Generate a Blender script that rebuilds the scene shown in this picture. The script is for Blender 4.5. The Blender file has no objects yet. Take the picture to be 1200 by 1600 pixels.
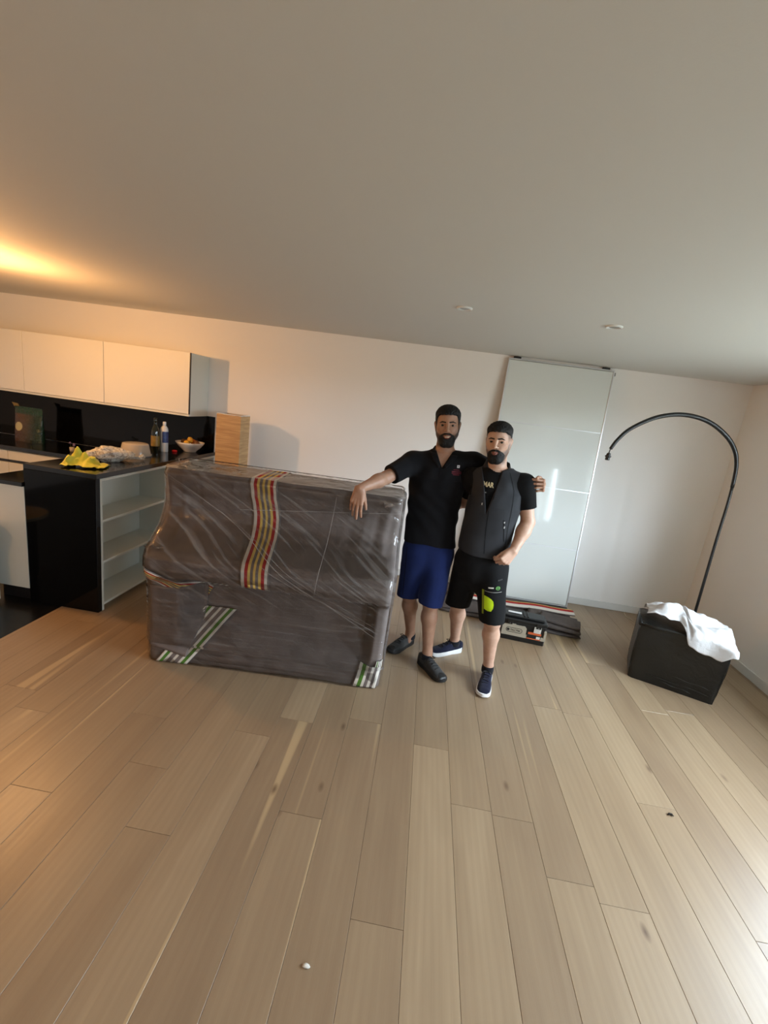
import bpy, bmesh, math, random
import numpy as np
from mathutils import Vector, Matrix, noise

random.seed(7)
SC = bpy.context.scene
COL = SC.collection
PI = math.pi

# ------------------------------------------------------------------ camera
CAM_H = 1.75
FPX = 697.0
PITCH, ROLL, YAW = math.radians(13.41), math.radians(7.68), math.radians(-4.29)
_f = Vector((math.sin(YAW)*math.cos(PITCH), math.cos(YAW)*math.cos(PITCH), -math.sin(PITCH)))
_r = Vector((math.cos(YAW), -math.sin(YAW), 0))
_u = _r.cross(_f)
_r2 = math.cos(ROLL)*_r + math.sin(ROLL)*_u
_u2 = -math.sin(ROLL)*_r + math.cos(ROLL)*_u
cam_d = bpy.data.cameras.new('camera')
cam = bpy.data.objects.new('camera', cam_d)
COL.objects.link(cam)
cam.matrix_world = Matrix(((_r2.x, _u2.x, -_f.x, 0), (_r2.y, _u2.y, -_f.y, 0), (_r2.z, _u2.z, -_f.z, CAM_H), (0, 0, 0, 1)))
cam_d.sensor_fit = 'HORIZONTAL'
cam_d.sensor_width = 36.0
cam_d.lens = FPX/1200*36.0
cam_d.clip_start = 0.02
SC.camera = cam


def P(px, py, Y):
    """A point of the room: direction measured in the photograph, at a known distance Y into the room."""
    d = _r2*((px-600)/FPX) - _u2*((py-800)/FPX) + _f
    t = Y/d.y
    return Vector((d.x*t, Y, CAM_H+d.z*t))


# ------------------------------------------------------------------ world, daylight, exposure
world = bpy.data.worlds.new('overcast_sky')
SC.world = world
world.use_nodes = True
wn = world.node_tree.nodes
wl = world.node_tree.links
_tc = wn.new('ShaderNodeTexCoord')
_sx = wn.new('ShaderNodeSeparateXYZ')
_rp = wn.new('ShaderNodeValToRGB')
wl.new(_tc.outputs['Generated'], _sx.inputs[0])
wl.new(_sx.outputs['Z'], _rp.inputs['Fac'])
_rp.color_ramp.elements[0].position = 0.0            # ground and buildings below the horizon
_rp.color_ramp.elements[0].color = (0.18, 0.21, 0.20, 1)
_rp.color_ramp.elements[1].position = 0.03           # even overcast sky above it
_rp.color_ramp.elements[1].color = (0.76, 0.90, 1.02, 1)
wl.new(_rp.outputs['Color'], wn['Background'].inputs['Color'])
wn['Background'].inputs['Strength'].default_value = 27.0


def portal(name, loc, rot, sx, sy):
    l = bpy.data.lights.new(name, 'AREA')
    l.shape = 'RECTANGLE'
    l.size, l.size_y = sx, sy
    l.cycles.is_portal = True
    o = bpy.data.objects.new(name, l)
    COL.objects.link(o)
    o.location = loc
    o.rotation_euler = rot
    return o


WINS = [(0.75, 2.85, 0.82, 2.16), (-2.25, -0.95, 0.82, 2.16)]     # windows in the right wall: y0, y1, z0, z1
XR = 2.842                         # right wall
YB = 4.534                         # back wall
XL, YF, ZC = -5.3, -3.4, 2.352
for _w in WINS:
    portal('daylight_portal', (XR+0.30, (_w[0]+_w[1])/2, (_w[2]+_w[3])/2), (0, PI/2, 0), _w[3]-_w[2], _w[1]-_w[0])

SC.view_settings.view_transform = 'Standard'
SC.view_settings.look = 'None'
SC.view_settings.exposure = 0.45
SC.view_settings.gamma = 1.0
SC.view_settings.use_curve_mapping = False
try:
    SC.cycles.max_bounces = 10
    SC.cycles.diffuse_bounces = 6
    SC.cycles.transparent_max_bounces = 12
    SC.cycles.sample_clamp_indirect = 6.0
    SC.cycles.caustics_reflective = False
    SC.cycles.caustics_refractive = False
except Exception:
    pass


# ------------------------------------------------------------------ materials
def lin(c):
    if isinstance(c, str):
        c = tuple(int(c[i:i+2], 16)/255 for i in (0, 2, 4))
    return tuple((x/12.92 if x <= 0.04045 else ((x+0.055)/1.055)**2.4) for x in c)


class NT:
    """small helper around a material's node tree"""
    def __init__(s, name):
        s.m = bpy.data.materials.new(name)
        s.m.use_nodes = True
        s.t = s.m.node_tree
        s.b = s.t.nodes['Principled BSDF']
        s.out = s.t.nodes['Material Output']

    def n(s, typ, **kw):
        nd = s.t.nodes.new(typ)
        for k, v in kw.items():
            if k.startswith('i_'):
                nd.inputs[k[2:].replace('_', ' ')].default_value = v
            else:
                setattr(nd, k, v)
        return nd

    def l(s, a, b):
        s.t.links.new(a, b)

    def coords(s, kind='Object', scale=(1, 1, 1), rot=(0, 0, 0)):
        tc = s.n('ShaderNodeTexCoord')
        mp = s.n('ShaderNodeMapping')
        mp.inputs['Scale'].default_value = scale
        mp.inputs['Rotation'].default_value = rot
        s.l(tc.outputs[kind], mp.inputs['Vector'])
        return mp.outputs['Vector']

    def noise(s, vec, scale=5, detail=3, rough=0.5, dist=0.0):
        nz = s.n('ShaderNodeTexNoise')
        nz.inputs['Scale'].default_value = scale
        nz.inputs['Detail'].default_value = detail
        nz.inputs['Roughness'].default_value = rough
        nz.inputs['Distortion'].default_value = dist
        s.l(vec, nz.inputs['Vector'])
        return nz.outputs['Fac']

    def ramp(s, fac, stops, interp='LINEAR'):
        r = s.n('ShaderNodeValToRGB')
        r.color_ramp.interpolation = interp
        els = r.color_ramp.elements
        while len(els) < len(stops):
            els.new(0.5)
        for e, (p, c) in zip(els, stops):
            e.position = p
            e.color = (*c, 1) if len(c) == 3 else c
        s.l(fac, r.inputs['Fac'])
        return r.outputs['Color']

    def mix(s, fac, a, b, blend='MIX'):
        m = s.n('ShaderNodeMix', data_type='RGBA', blend_type=blend)
        for sock, v in ((m.inputs['Factor'], fac), (m.inputs['A'], a), (m.inputs['B'], b)):
            if hasattr(v, 'is_linked'):
                s.l(v, sock)
            elif isinstance(v, (int, float)):
                sock.default_value = v
            else:
                sock.default_value = (*v, 1) if len(v) == 3 else v
        return m.outputs['Result']

    def math(s, op, a, b=0.0):
        m = s.n('ShaderNodeMath', operation=op)
        for sock, v in ((m.inputs[0], a), (m.inputs[1], b)):
            if hasattr(v, 'is_linked'):
                s.l(v, sock)
            else:
                sock.default_value = v
        return m.outputs[0]

    def bump(s, h, strength=0.2, dist=0.01):
        b = s.n('ShaderNodeBump')
        b.inputs['Strength'].default_value = strength
        b.inputs['Distance'].default_value = dist
        s.l(h, b.inputs['Height'])
        s.l(b.outputs['Normal'], s.b.inputs['Normal'])


def mat(name, c, rough=0.5, metal=0.0, spec=0.5, bump=0.0, bscale=60, var=0.0, vscale=8, coat=0.0, sheen=0.0, scale=(1, 1, 1)):
    k = NT(name)
    c = lin(c)
    k.b.inputs['Roughness'].default_value = rough
    k.b.inputs['Metallic'].default_value = metal
    k.b.inputs['Specular IOR Level'].default_value = spec
    if coat:
        k.b.inputs['Coat Weight'].default_value = coat
        k.b.inputs['Coat Roughness'].default_value = 0.08
    if sheen:
        k.b.inputs['Sheen Weight'].default_value = sheen
    vec = k.coords('Object', scale)
    if var:
        f = k.noise(vec, vscale, 4)
        k.l(k.ramp(f, [(0.3, tuple(x*(1-var) for x in c)), (0.7, tuple(min(1, x*(1+var)) for x in c))]), k.b.inputs['Base Color'])
    else:
        k.b.inputs['Base Color'].default_value = (*c, 1)
    if bump:
        k.bump(k.noise(vec, bscale, 4), bump, 0.004)
    return k.m


M = {}
M['wall'] = mat('wall_paint', (0.925, 0.915, 0.90), 0.7, bump=0.04, bscale=220)
M['ceil'] = mat('ceiling_paint', (0.835, 0.83, 0.81), 0.8, bump=0.04, bscale=220)
M['white_gloss'] = mat('white_lacquer', (0.87, 0.87, 0.85), 0.42, spec=0.35)
M['white_board'] = mat('white_board', (0.80, 0.81, 0.78), 0.45)
M['skirting'] = mat('skirting_white', (0.84, 0.84, 0.83), 0.4)
M['black_gloss'] = mat('black_glossy_board', (0.03, 0.028, 0.027), 0.08, spec=0.18, var=0.15)
M['black_stone'] = mat('black_stone', (0.035, 0.033, 0.032), 0.12, var=0.3, vscale=90)
M['dark_edge'] = mat('dark_edge', (0.09, 0.085, 0.09), 0.4)
M['tile_black'] = mat('black_floor_tile', (0.05, 0.052, 0.058), 0.25, bump=0.03, bscale=40, var=0.15)
M['subfloor'] = mat('floor_joint', (0.42, 0.34, 0.26), 0.9)
M['metal'] = mat('brushed_metal', (0.72, 0.72, 0.72), 0.35, metal=1.0)
M['alu'] = mat('satin_aluminium', (0.86, 0.87, 0.88), 0.35, metal=0.6)
M['black_plastic'] = mat('black_plastic', (0.035, 0.035, 0.038), 0.4, bump=0.03, bscale=150)
M['black_metal'] = mat('black_metal', (0.05, 0.048, 0.06), 0.38)
M['grey_plastic'] = mat('grey_plastic', (0.55, 0.54, 0.52), 0.45)
M['white_plastic'] = mat('white_plastic', (0.85, 0.85, 0.84), 0.4)


def glass_panel_mat():
    k = NT('frosted_white_glass')
    k.b.inputs['Base Color'].default_value = (*lin((0.85, 0.87, 0.86)), 1)
    k.b.inputs['Roughness'].default_value = 0.05
    k.b.inputs['Specular IOR Level'].default_value = 0.6
    return k.m


M['glass_white'] = glass_panel_mat()


def window_glass():
    k = NT('window_glass')
    tr = k.n('ShaderNodeBsdfTransparent')
    gl = k.n('ShaderNodeBsdfGlossy')
    gl.inputs['Roughness'].default_value = 0.0
    mx = k.n('ShaderNodeMixShader')
    mx.inputs['Fac'].default_value = 0.06
    k.l(tr.outputs[0], mx.inputs[1])
    k.l(gl.outputs[0], mx.inputs[2])
    k.l(mx.outputs[0], k.out.inputs['Surface'])
    return k.m


M['window_glass'] = window_glass()


def wood_mat():
    k = NT('oak_plank')
    geo = k.n('ShaderNodeNewGeometry')
    inf = k.n('ShaderNodeObjectInfo')
    off = k.n('ShaderNodeVectorMath', operation='SCALE')
    comb = k.n('ShaderNodeCombineXYZ')
    k.l(inf.outputs['Random'], comb.inputs['X'])
    k.l(inf.outputs['Random'], comb.inputs['Y'])
    k.l(inf.outputs['Random'], comb.inputs['Z'])
    k.l(comb.outputs[0], off.inputs[0])
    off.inputs['Scale'].default_value = 37.0
    add = k.n('ShaderNodeVectorMath', operation='ADD')
    k.l(geo.outputs['Position'], add.inputs[0])
    k.l(off.outputs[0], add.inputs[1])

    def mapped(sc):
        mp = k.n('ShaderNodeMapping')
        mp.inputs['Scale'].default_value = sc
        k.l(add.outputs[0], mp.inputs['Vector'])
        return mp.outputs[0]
    broad = k.noise(mapped((7, 0.7, 1)), 1.6, 3, 0.55, 0.6)
    grain = k.noise(mapped((70, 1.6, 1)), 2.2, 5, 0.6, 0.5)
    fine = k.noise(mapped((260, 9, 1)), 1.5, 2, 0.5)
    tint = k.n('ShaderNodeAttribute', attribute_type='OBJECT', attribute_name='tint')
    dark, mid, light = lin((0.50, 0.42, 0.328)), lin((0.58, 0.50, 0.395)), lin((0.675, 0.595, 0.48))
    base = k.ramp(k.math('ADD', k.math('MULTIPLY', broad, 0.75), k.math('MULTIPLY', tint.outputs['Fac'], 1.0)),
                  [(0.1, dark), (0.42, mid), (0.85, light)])
    c2 = k.mix(k.math('MULTIPLY', grain, 0.42), base, lin((0.50, 0.41, 0.32)))
    c3 = k.mix(k.math('MULTIPLY', fine, 0.22), c2, lin((0.64, 0.55, 0.45)))
    # cathedral figure
    wv = k.n('ShaderNodeTexWave', wave_type='RINGS', rings_direction='Z')
    wv.inputs['Scale'].default_value = 1.2
    wv.inputs['Distortion'].default_value = 3.5
    wv.inputs['Detail'].default_value = 2
    wv.inputs['Detail Scale'].default_value = 1.2
    k.l(mapped((9, 0.55, 1)), wv.inputs['Vector'])
    c3 = k.mix(k.math('MULTIPLY', wv.outputs['Fac'], 0.16), c3, lin((0.48, 0.39, 0.30)))
    # sapwood streaks: pale, long and narrow
    sap = k.noise(mapped((9, 0.22, 1)), 1.3, 1, 0.4, 0.3)
    c4 = k.mix(k.ramp(sap, [(0.70, (0, 0, 0)), (0.735, (0.5, 0.5, 0.5))]), c3, lin((0.76, 0.66, 0.50)))
    # knots: small dark elongated specks
    vor = k.n('ShaderNodeTexVoronoi', feature='F1')
    vor.inputs['Scale'].default_value = 1.0
    vor.inputs['Randomness'].default_value = 1.0
    k.l(mapped((5.2, 2.1, 0.0)), vor.inputs['Vector'])
    knot = k.ramp(vor.outputs['Distance'], [(0.0, (1, 1, 1)), (0.03, (0.7, 0.7, 0.7)), (0.085, (0, 0, 0))])
    sel = k.ramp(k.noise(mapped((2.0, 0.9, 1)), 1.0, 1), [(0.43, (0, 0, 0)), (0.50, (1, 1, 1))])
    kf = k.n('ShaderNodeMix', data_type='RGBA', blend_type='MULTIPLY')
    kf.inputs['Factor'].default_value = 1.0
    k.l(knot, kf.inputs['A'])
    k.l(sel, kf.inputs['B'])
    c5 = k.mix(kf.outputs['Result'], c4, lin((0.36, 0.27, 0.2)))
    k.l(c5, k.b.inputs['Base Color'])
    k.l(k.ramp(grain, [(0.2, (0.30,)*3), (0.8, (0.44,)*3)]), k.b.inputs['Roughness'])
    k.b.inputs['Specular IOR Level'].default_value = 0.7
    k.bump(grain, 0.12, 0.002)
    return k.m


M['wood'] = wood_mat()


# ------------------------------------------------------------------ mesh helpers
class MB:
    def __init__(s):
        s.bm = bmesh.new()

    def box(s, x0, x1, y0, y1, z0, z1, bev=0.0, seg=1, mtx=None):
        r = bmesh.ops.create_cube(s.bm, size=1.0)
        vs = r['verts']
        for v in vs:
            v.co = Vector(((x0+x1)/2+v.co.x*(x1-x0), (y0+y1)/2+v.co.y*(y1-y0), (z0+z1)/2+v.co.z*(z1-z0)))
        if bev > 0:
            es = list({e for v in vs for e in v.link_edges})
            rr = bmesh.ops.bevel(s.bm, geom=es, offset=bev, segments=seg, profile=0.5, affect='EDGES')
            vs = list({v for f in rr['faces'] for v in f.verts} | {v for v in vs if v.is_valid})
        if mtx is not None:
            for v in vs:
                v.co = mtx @ v.co
        return s

    def rings(s, rs, cap=True, close=False):
        """loft through rings (equal length lists of points)"""
        vr = [[s.bm.verts.new(p) for p in r] for r in rs]
        n = len(vr[0])
        pairs = list(zip(vr[:-1], vr[1:]))
        if close:
            pairs.append((vr[-1], vr[0]))
        for a, b in pairs:
            for i in range(n):
                j = (i+1) % n
                try:
                    s.bm.faces.new((a[i], a[j], b[j], b[i]))
                except ValueError:
                    pass
        if cap and not close:
            s.bm.faces.new(list(reversed(vr[0])))
            s.bm.faces.new(vr[-1])
        return s

    def lathe(s, prof, n=32, c=(0, 0, 0), cap=True):
        rs = []
        for r, z in prof:
            rs.append([(c[0]+r*math.cos(2*PI*i/n), c[1]+r*math.sin(2*PI*i/n), c[2]+z) for i in range(n)])
        return s.rings(rs, cap)

    def tube(s, pts, rad, n=10, cap=True):
        pts = [Vector(p) for p in pts]
        if not hasattr(rad, '__len__'):
            rad = [rad]*len(pts)
        t0 = (pts[1]-pts[0]).normalized()
        up = Vector((0, 0, 1)) if abs(t0.z) < 0.9 else Vector((1, 0, 0))
        nx = t0.cross(up).normalized()
        rs = []
        for i, p in enumerate(pts):
            a, b = pts[max(0, i-1)], pts[min(len(pts)-1, i+1)]
            t = (b-a).normalized()
            nx = (nx - t*nx.dot(t)).normalized()
            ny = t.cross(nx)
            rs.append([p+(nx*math.cos(2*PI*k/n)+ny*math.sin(2*PI*k/n))*rad[i] for k in range(n)])
        return s.rings(rs, cap)

    def grid(s, fn, nu, nv, thick=None):
        """surface fn(i/nu, j/nv); thick = extrude vector function or None"""
        vs = [[s.bm.verts.new(fn(i/nu, j/nv)) for j in range(nv+1)] for i in range(nu+1)]
        for i in range(nu):
            for j in range(nv):
                s.bm.faces.new((vs[i][j], vs[i+1][j], vs[i+1][j+1], vs[i][j+1]))
        return s

    def prism(s, poly, z0, z1, mtx=None):
        a = [Vector((x, y, z0)) for x, y in poly]
        b = [Vector((x, y, z1)) for x, y in poly]
        if mtx is not None:
            a = [mtx @ p for p in a]
            b = [mtx @ p for p in b]
        return s.rings([a, b])

    def build(s, name, material, parent=None, smooth=False, loc=None, angle=None, mods=None):
        bmesh.ops.recalc_face_normals(s.bm, faces=s.bm.faces)
        me = bpy.data.meshes.new(name)
        s.bm.to_mesh(me)
        s.bm.free()
        return link(name, me, material, parent, smooth, loc, angle)


def link(name, me, material, parent=None, smooth=False, loc=None, angle=None):
    o = bpy.data.objects.new(name, me)
    COL.objects.link(o)
    if material is not None:
        for mm in (material if isinstance(material, (list, tuple)) else [material]):
            me.materials.append(mm)
    if smooth:
        me.polygons.foreach_set('use_smooth', [True]*len(me.polygons))
        if angle:
            try:
                me.set_sharp_from_angle(angle=math.radians(angle))
            except Exception:
                pass
    if parent is not None:
        o.parent = parent
    if loc is not None:
        o.location = loc
    return o


def tag(o, label, cat, group=None):
    o['label'] = label
    o['category'] = cat
    if group:
        o['group'] = group
    return o


def thing(name, label, cat, loc=(0, 0, 0), rz=0.0, group=None):
    o = bpy.data.objects.new(name, None)
    COL.objects.link(o)
    o.location = loc
    o.rotation_euler = (0, 0, rz)
    o.empty_display_size = 0.1
    return tag(o, label, cat, group)


def struct(o):
    o['kind'] = 'structure'
    return o


def thicken(o, t, offset=-1.0):
    m = o.modifiers.new('thickness', 'SOLIDIFY')
    m.thickness = t
    m.offset = offset
    return o


# ------------------------------------------------------------------ the room
T = 0.30
sub = struct(MB().box(XL-T, XR+T, YF-T, YB+T, -0.12, -0.012).build('floor', M['subfloor']))
XK = -2.49                                # edge between the oak and the dark kitchen floor
struct(MB().box(XL, XK-0.002, YF, YB, -0.012, -0.001).build('floor_kitchen', M['tile_black']))

PW = 0.188
X0 = -0.768
joints = {  # plank row index (from X0) -> joint positions along y
}


def row_of(x):
    return int(math.floor((x-X0)/PW))


for x, y in [(-1.451, 1.41), (-1.249, 1.928), (-1.819, 1.815), (-0.49, 2.096), (0.271, 2.084), (-0.317, 1.54), (0.62, 1.733),
             (1.358, 1.973), (1.045, 1.429), (0.081, 1.19), (1.221, 2.608), (-0.877, 1.339)]:
    joints.setdefault(row_of(x), []).append(y)
TINT = {}
plank_me = {}


def plank_mesh(w, ln):
    """flat board with a fine chamfer round its top face"""
    key = (round(w, 4), round(ln, 3))
    if key in plank_me:
        return plank_me[key]
    g, ch = 0.0006, 0.0008
    b = MB()
    lo = [(g, g), (w-g, g), (w-g, ln-g), (g, ln-g)]
    hi = [(g+ch, g+ch), (w-g-ch, g+ch), (w-g-ch, ln-g-ch), (g+ch, ln-g-ch)]
    b.rings([[(x, y, -0.012) for x, y in lo], [(x, y, -0.0008) for x, y in lo], [(x, y, 0.0) for x, y in hi]])
    bmesh.ops.recalc_face_normals(b.bm, faces=b.bm.faces)
    me = bpy.data.meshes.new('plank')
    b.bm.to_mesh(me)
    b.bm.free()
    me.materials.append(M['wood'])
    plank_me[key] = me
    return me


rng = random.Random(11)
for r in range(row_of(XK), row_of(XR)+1):
    xa, xb = max(X0+r*PW, XK), min(X0+(r+1)*PW, XR-0.002)
    if xb-xa < 0.01:
        continue
    js = sorted(joints.get(r, []))
    if not js:
        js = [round(rng.uniform(0.9, 3.2), 2)]
    cuts = list(js)
    y = js[-1]
    while y < YB:
        y += rng.choice((1.2, 1.6, 1.9, 2.2))
        cuts.append(min(y, YB-0.002))
    y = js[0]
    while y > YF:
        y -= rng.choice((1.5, 1.9, 2.2))
        cuts.insert(0, max(y, YF))
    for ya, yb in zip(cuts[:-1], cuts[1:]):
        if yb-ya < 0.02:
            continue
        me = plank_mesh(xb-xa, yb-ya)
        o = bpy.data.objects.new('plank', me)
        COL.objects.link(o)
        o.parent = sub
        o.location = (xa, ya, 0)
        o['tint'] = rng.uniform(-0.18, 0.19)
        mx, my = (xa+xb)/2, (ya+yb)/2
        for (tx, ty), tv in {(-1.3, 1.6): -0.22, (-0.49, 2.3): 0.26, (0.271, 2.3): -0.1, (0.09, 1.9): -0.2, (0.27, 1.5): 0.22, (1.36, 2.3): 0.25, (1.04, 1.2): 0.22, (0.62, 2.2): -0.12, (-0.31, 1.2): -0.05}.items():
            if xa < tx < xb and ya < ty < yb:
                o['tint'] = tv

struct(MB().box(XL-T, XR+T, YF-T, YB+T, ZC, ZC+0.2).build('ceiling', M['ceil']))
struct(MB().box(XL-T, XR+T, YB, YB+T, -0.1, ZC+0.1).build('wall_back', M['wall']))
struct(MB().box(XL-T, XL, YF, YB, -0.1, ZC+0.1).build('wall_left', M['wall']))
struct(MB().box(XL-T, XR+T, YF-T, YF, -0.1, ZC+0.1).build('wall_front', M['wall']))
wr = MB()
ys = [YF, WINS[1][0], WINS[1][1], WINS[0][0], WINS[0][1], YB]
for q in (0, 2, 4):
    wr.box(XR, XR+T, ys[q], ys[q+1], -0.1, ZC+0.1)
for w_ in WINS:
    wr.box(XR, XR+T, w_[0], w_[1], w_[3], ZC+0.1)
    wr.box(XR, XR+T, w_[0], w_[1], -0.1, w_[2])
struct(wr.build('wall_right', M['wall']))

for q, w_ in enumerate(WINS):
    win = bpy.data.objects.new('window_%d' % (q+1), None)
    COL.objects.link(win)
    struct(win)
    win.location = (XR+0.16, w_[0], w_[2])
    LW, HW = w_[1]-w_[0], w_[3]-w_[2]
    npan = 2 if LW > 1 else 1
    MB().box(0, 0.07, 0, LW, 0, 0.07, 0.004).build('window_frame', M['white_plastic'], win)
    MB().box(0, 0.07, 0, LW, HW-0.07, HW, 0.004).build('window_frame', M['white_plastic'], win)
    for k in range(npan+1):
        y = k*(LW-0.08)/npan
        MB().box(0, 0.07, y, y+0.08, 0.0701, HW-0.0701, 0.004).build('window_post', M['white_plastic'], win)
    for k in range(npan):
        y = k*(LW-0.08)/npan
        MB().box(0.03, 0.036, y+0.08, y+(LW-0.08)/npan, 0.07, HW-0.07).build('pane', M['window_glass'], win)
    MB().box(-0.19, -0.002, -0.0, LW, 0.0, 0.018, 0.003).build('window_sill', M['white_plastic'], win)

# skirting boards
struct(MB().box(-2.19, XR-0.012, YB-0.012, YB-0.0005, 0.0, 0.075, 0.003).build('baseboard_back', M['skirting']))
struct(MB().box(XR-0.012, XR-0.0005, YF+0.01, YB-0.0005, 0.0, 0.075, 0.003).build('baseboard_right', M['skirting']))

# recessed ceiling spots, switched off
for (x, y), lb in (((0.095, 2.817), 'round white recessed ceiling spot above the man in the polo shirt'), ((0.952, 2.842), 'round white recessed ceiling spot nearer the leaning glass panel')):
    t = thing('ceiling_spot', lb, 'ceiling light', (x, y, ZC), 0, 'recessed ceiling spots')
    MB().lathe([(0.046, 0.0), (0.046, -0.006), (0.041, -0.010), (0.031, -0.006), (0.030, 0.0)], 32).build('trim_ring', M['white_plastic'], t, True, angle=40)
    MB().lathe([(0.029, 0.0), (0.028, -0.004), (0.015, -0.0055), (0.001, -0.006)], 24).build('lens', M['grey_plastic'], t, True, angle=40)

# ------------------------------------------------------------------ kitchen
YC = 4.165                                 # front of the wall cabinets
ZB0, ZB1 = 1.395, 1.982
cab_x = [-4.845, -4.005, -3.168, -2.302]
for i, lb in enumerate(('white handleless wall cabinet at the left edge of the kitchen', 'white handleless wall cabinet in the middle of the row', 'white handleless wall cabinet at the right end of the row')):
    xa, xb = cab_x[i]+0.001, cab_x[i+1]-0.001
    w, d, h = xb-xa, YB-YC-0.001, ZB1-ZB0
    t = thing('wall_cabinet', lb, 'cabinet', (xa, YC, ZB0), 0, 'kitchen wall cabinets')
    b = MB()
    b.box(0, 0.018, 0.024, d, 0, h, 0.001).box(w-0.018, w, 0.024, d, 0, h, 0.001)
    b.box(0.018, w-0.018, 0.024, d, 0, 0.018).box(0.018, w-0.018, 0.024, d, h-0.018, h)
    b.box(0.018, w-0.018, d-0.006, d, 0.018, h-0.018)
    b.build('body', M['white_board'], t)
    MB().box(0.0015, w-0.0015, 0, 0.02, 0.022, h, 0.0015).build('door', M['white_gloss'], t)
    MB().box(0.0, w, 0.003, 0.02, 0.0, 0.019, 0.001).build('light_rail', M['white_board'], t)
    if i == 2:
        MB().box(w-0.004, w+0.0005, 0.0, 0.022, 0.02, h).build('edge_strip', M['dark_edge'], t)

tag(MB().box(XL+0.01, -2.215, YB-0.012, YB-0.0008, 0.905, ZB0+0.002, 0.001).build('backsplash', M['black_gloss']),
    'glossy black glass backsplash panel below the white wall cabinets', 'backsplash')

# base units along the back wall
YU = 3.93
base_x = [-5.25, -4.62, -3.99, -3.07]
for i, lb in enumerate(('white base drawer unit furthest left under the black worktop', 'white base drawer unit in the middle under the black worktop', 'white base drawer unit right beside the peninsula with a lit top drawer')):
    xa, xb = base_x[i]+0.001, base_x[i+1]-0.001
    w, d = xb-xa, YB-YU-0.014
    t = thing('base_cabinet', lb, 'cabinet', (xa, YU, 0), 0, 'kitchen base drawer units')
    MB().box(0, w, 0.03, d, 0.1, 0.862).build('body', M['white_board'], t)
    MB().box(0, w, 0.07, d, 0.0, 0.1).build('plinth', M['dark_edge'], t)
    for z0, z1 in ((0.765, 0.855), (0.46, 0.735), (0.115, 0.43)):
        dr = MB().box(0.002, w-0.002, 0.0, 0.02, z0, z1, 0.0015).build('drawer', M['white_gloss'], t)
        MB().box(0.002, w-0.002, 0.012, 0.03, z0-0.026, z0-0.002).build('grip_channel', M['dark_edge'], dr)
tag(MB().box(-5.26, -3.05, YU-0.02, YB-0.013, 0.866, 0.902, 0.002).build('worktop', M['black_stone']),
    'black stone worktop running along the kitchen back wall', 'worktop')

# peninsula: low kitchen side and raised bar with an open shelf towards the room
XP0, XP1, YP = -2.735, -2.198, 2.80
t = thing('peninsula_base_cabinet', 'white end of the low peninsula cabinet beside the black bar panel', 'cabinet', (-3.03, YP+0.0, 0))
MB().box(0.0, 0.291, 0.0, 0.018, 0.10, 0.868, 0.001).build('end_panel', M['white_board'], t)
MB().box(0.02, 0.29, 0.019, 1.09, 0.10, 0.868).build('body', M['white_board'], t)
MB().box(0.05, 0.29, 0.03, 1.09, 0.0, 0.10).build('plinth', M['dark_edge'], t)
tag(MB().box(-3.045, XP0-0.003, YP-0.015, YU-0.022, 0.87, 0.902, 0.003).build('low_worktop', M['black_stone']),
    'low black worktop strip left of the raised bar', 'worktop')

t = thing('bar_counter', 'raised bar counter with glossy black end panel and black top', 'counter', (XP0, YP, 0))
WP, LP = XP1-XP0, YB-0.013-YP
MB().box(0, WP-0.001, 0, 0.04, 0, 0.9995, 0.0015).build('end_panel', M['black_gloss'], t)
MB().box(0, WP+0.004, 0, LP, 1.0, 1.035, 0.002).build('top', M['black_stone'], t)
MB().box(0, 0.20, 0.042, LP, 0, 0.999).build('inner_wall', M['white_board'], t)


def shelf_unit(x1, y0, y1, lb):
    d = 0.262
    tt = thing('open_shelf_unit', lb, 'shelf unit', (x1-d, y0, 0), 0, 'open shelves under the bar')
    L = y1-y0
    MB().box(0, d, 0, 0.019, 0.0, 0.998, 0.001).build('side_panel', M['white_board'], tt)
    MB().box(0, d, L-0.019, L, 0.0, 0.998, 0.001).build('side_panel', M['white_board'], tt)
    MB().box(0.0, 0.006, 0.02, L-0.02, 0.055, 0.978).build('back_panel', M['white_board'], tt)
    MB().box(0, d, 0.0195, L-0.0195, 0.979, 0.998, 0.001).build('top_panel', M['white_board'], tt)
    MB().box(0.007, d, 0.0195, L-0.0195, 0.04, 0.059, 0.001).build('bottom_panel', M['white_board'], tt)
    MB().box(0.19, 0.206, 0.0195, L-0.0195, 0.0, 0.038).build('plinth', M['white_board'], tt)
    for z in (0.365, 0.675):
        MB().box(0.007, d-0.004, 0.0195, L-0.0195, z, z+0.019, 0.001).build('shelf', M['white_board'], tt)


shelf_unit(XP1, YP+0.0405, 3.668, 'open white shelf unit beside the glossy black bar panel')
shelf_unit(XP1, 3.669, YB-0.014, 'open white shelf unit against the back wall behind the wrapped piano')

# kitchen ceiling lamp, its bulb just beyond the left edge of the photograph
M['bulb'] = NT('lit_bulb').m
_b = M['bulb'].node_tree.nodes['Principled BSDF']
_b.inputs['Base Color'].default_value = (1, 0.8, 0.5, 1)
_b.inputs['Emission Color'].default_value = (1.0, 0.62, 0.27, 1)
_b.inputs['Emission Strength'].default_value = 15.0


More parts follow.
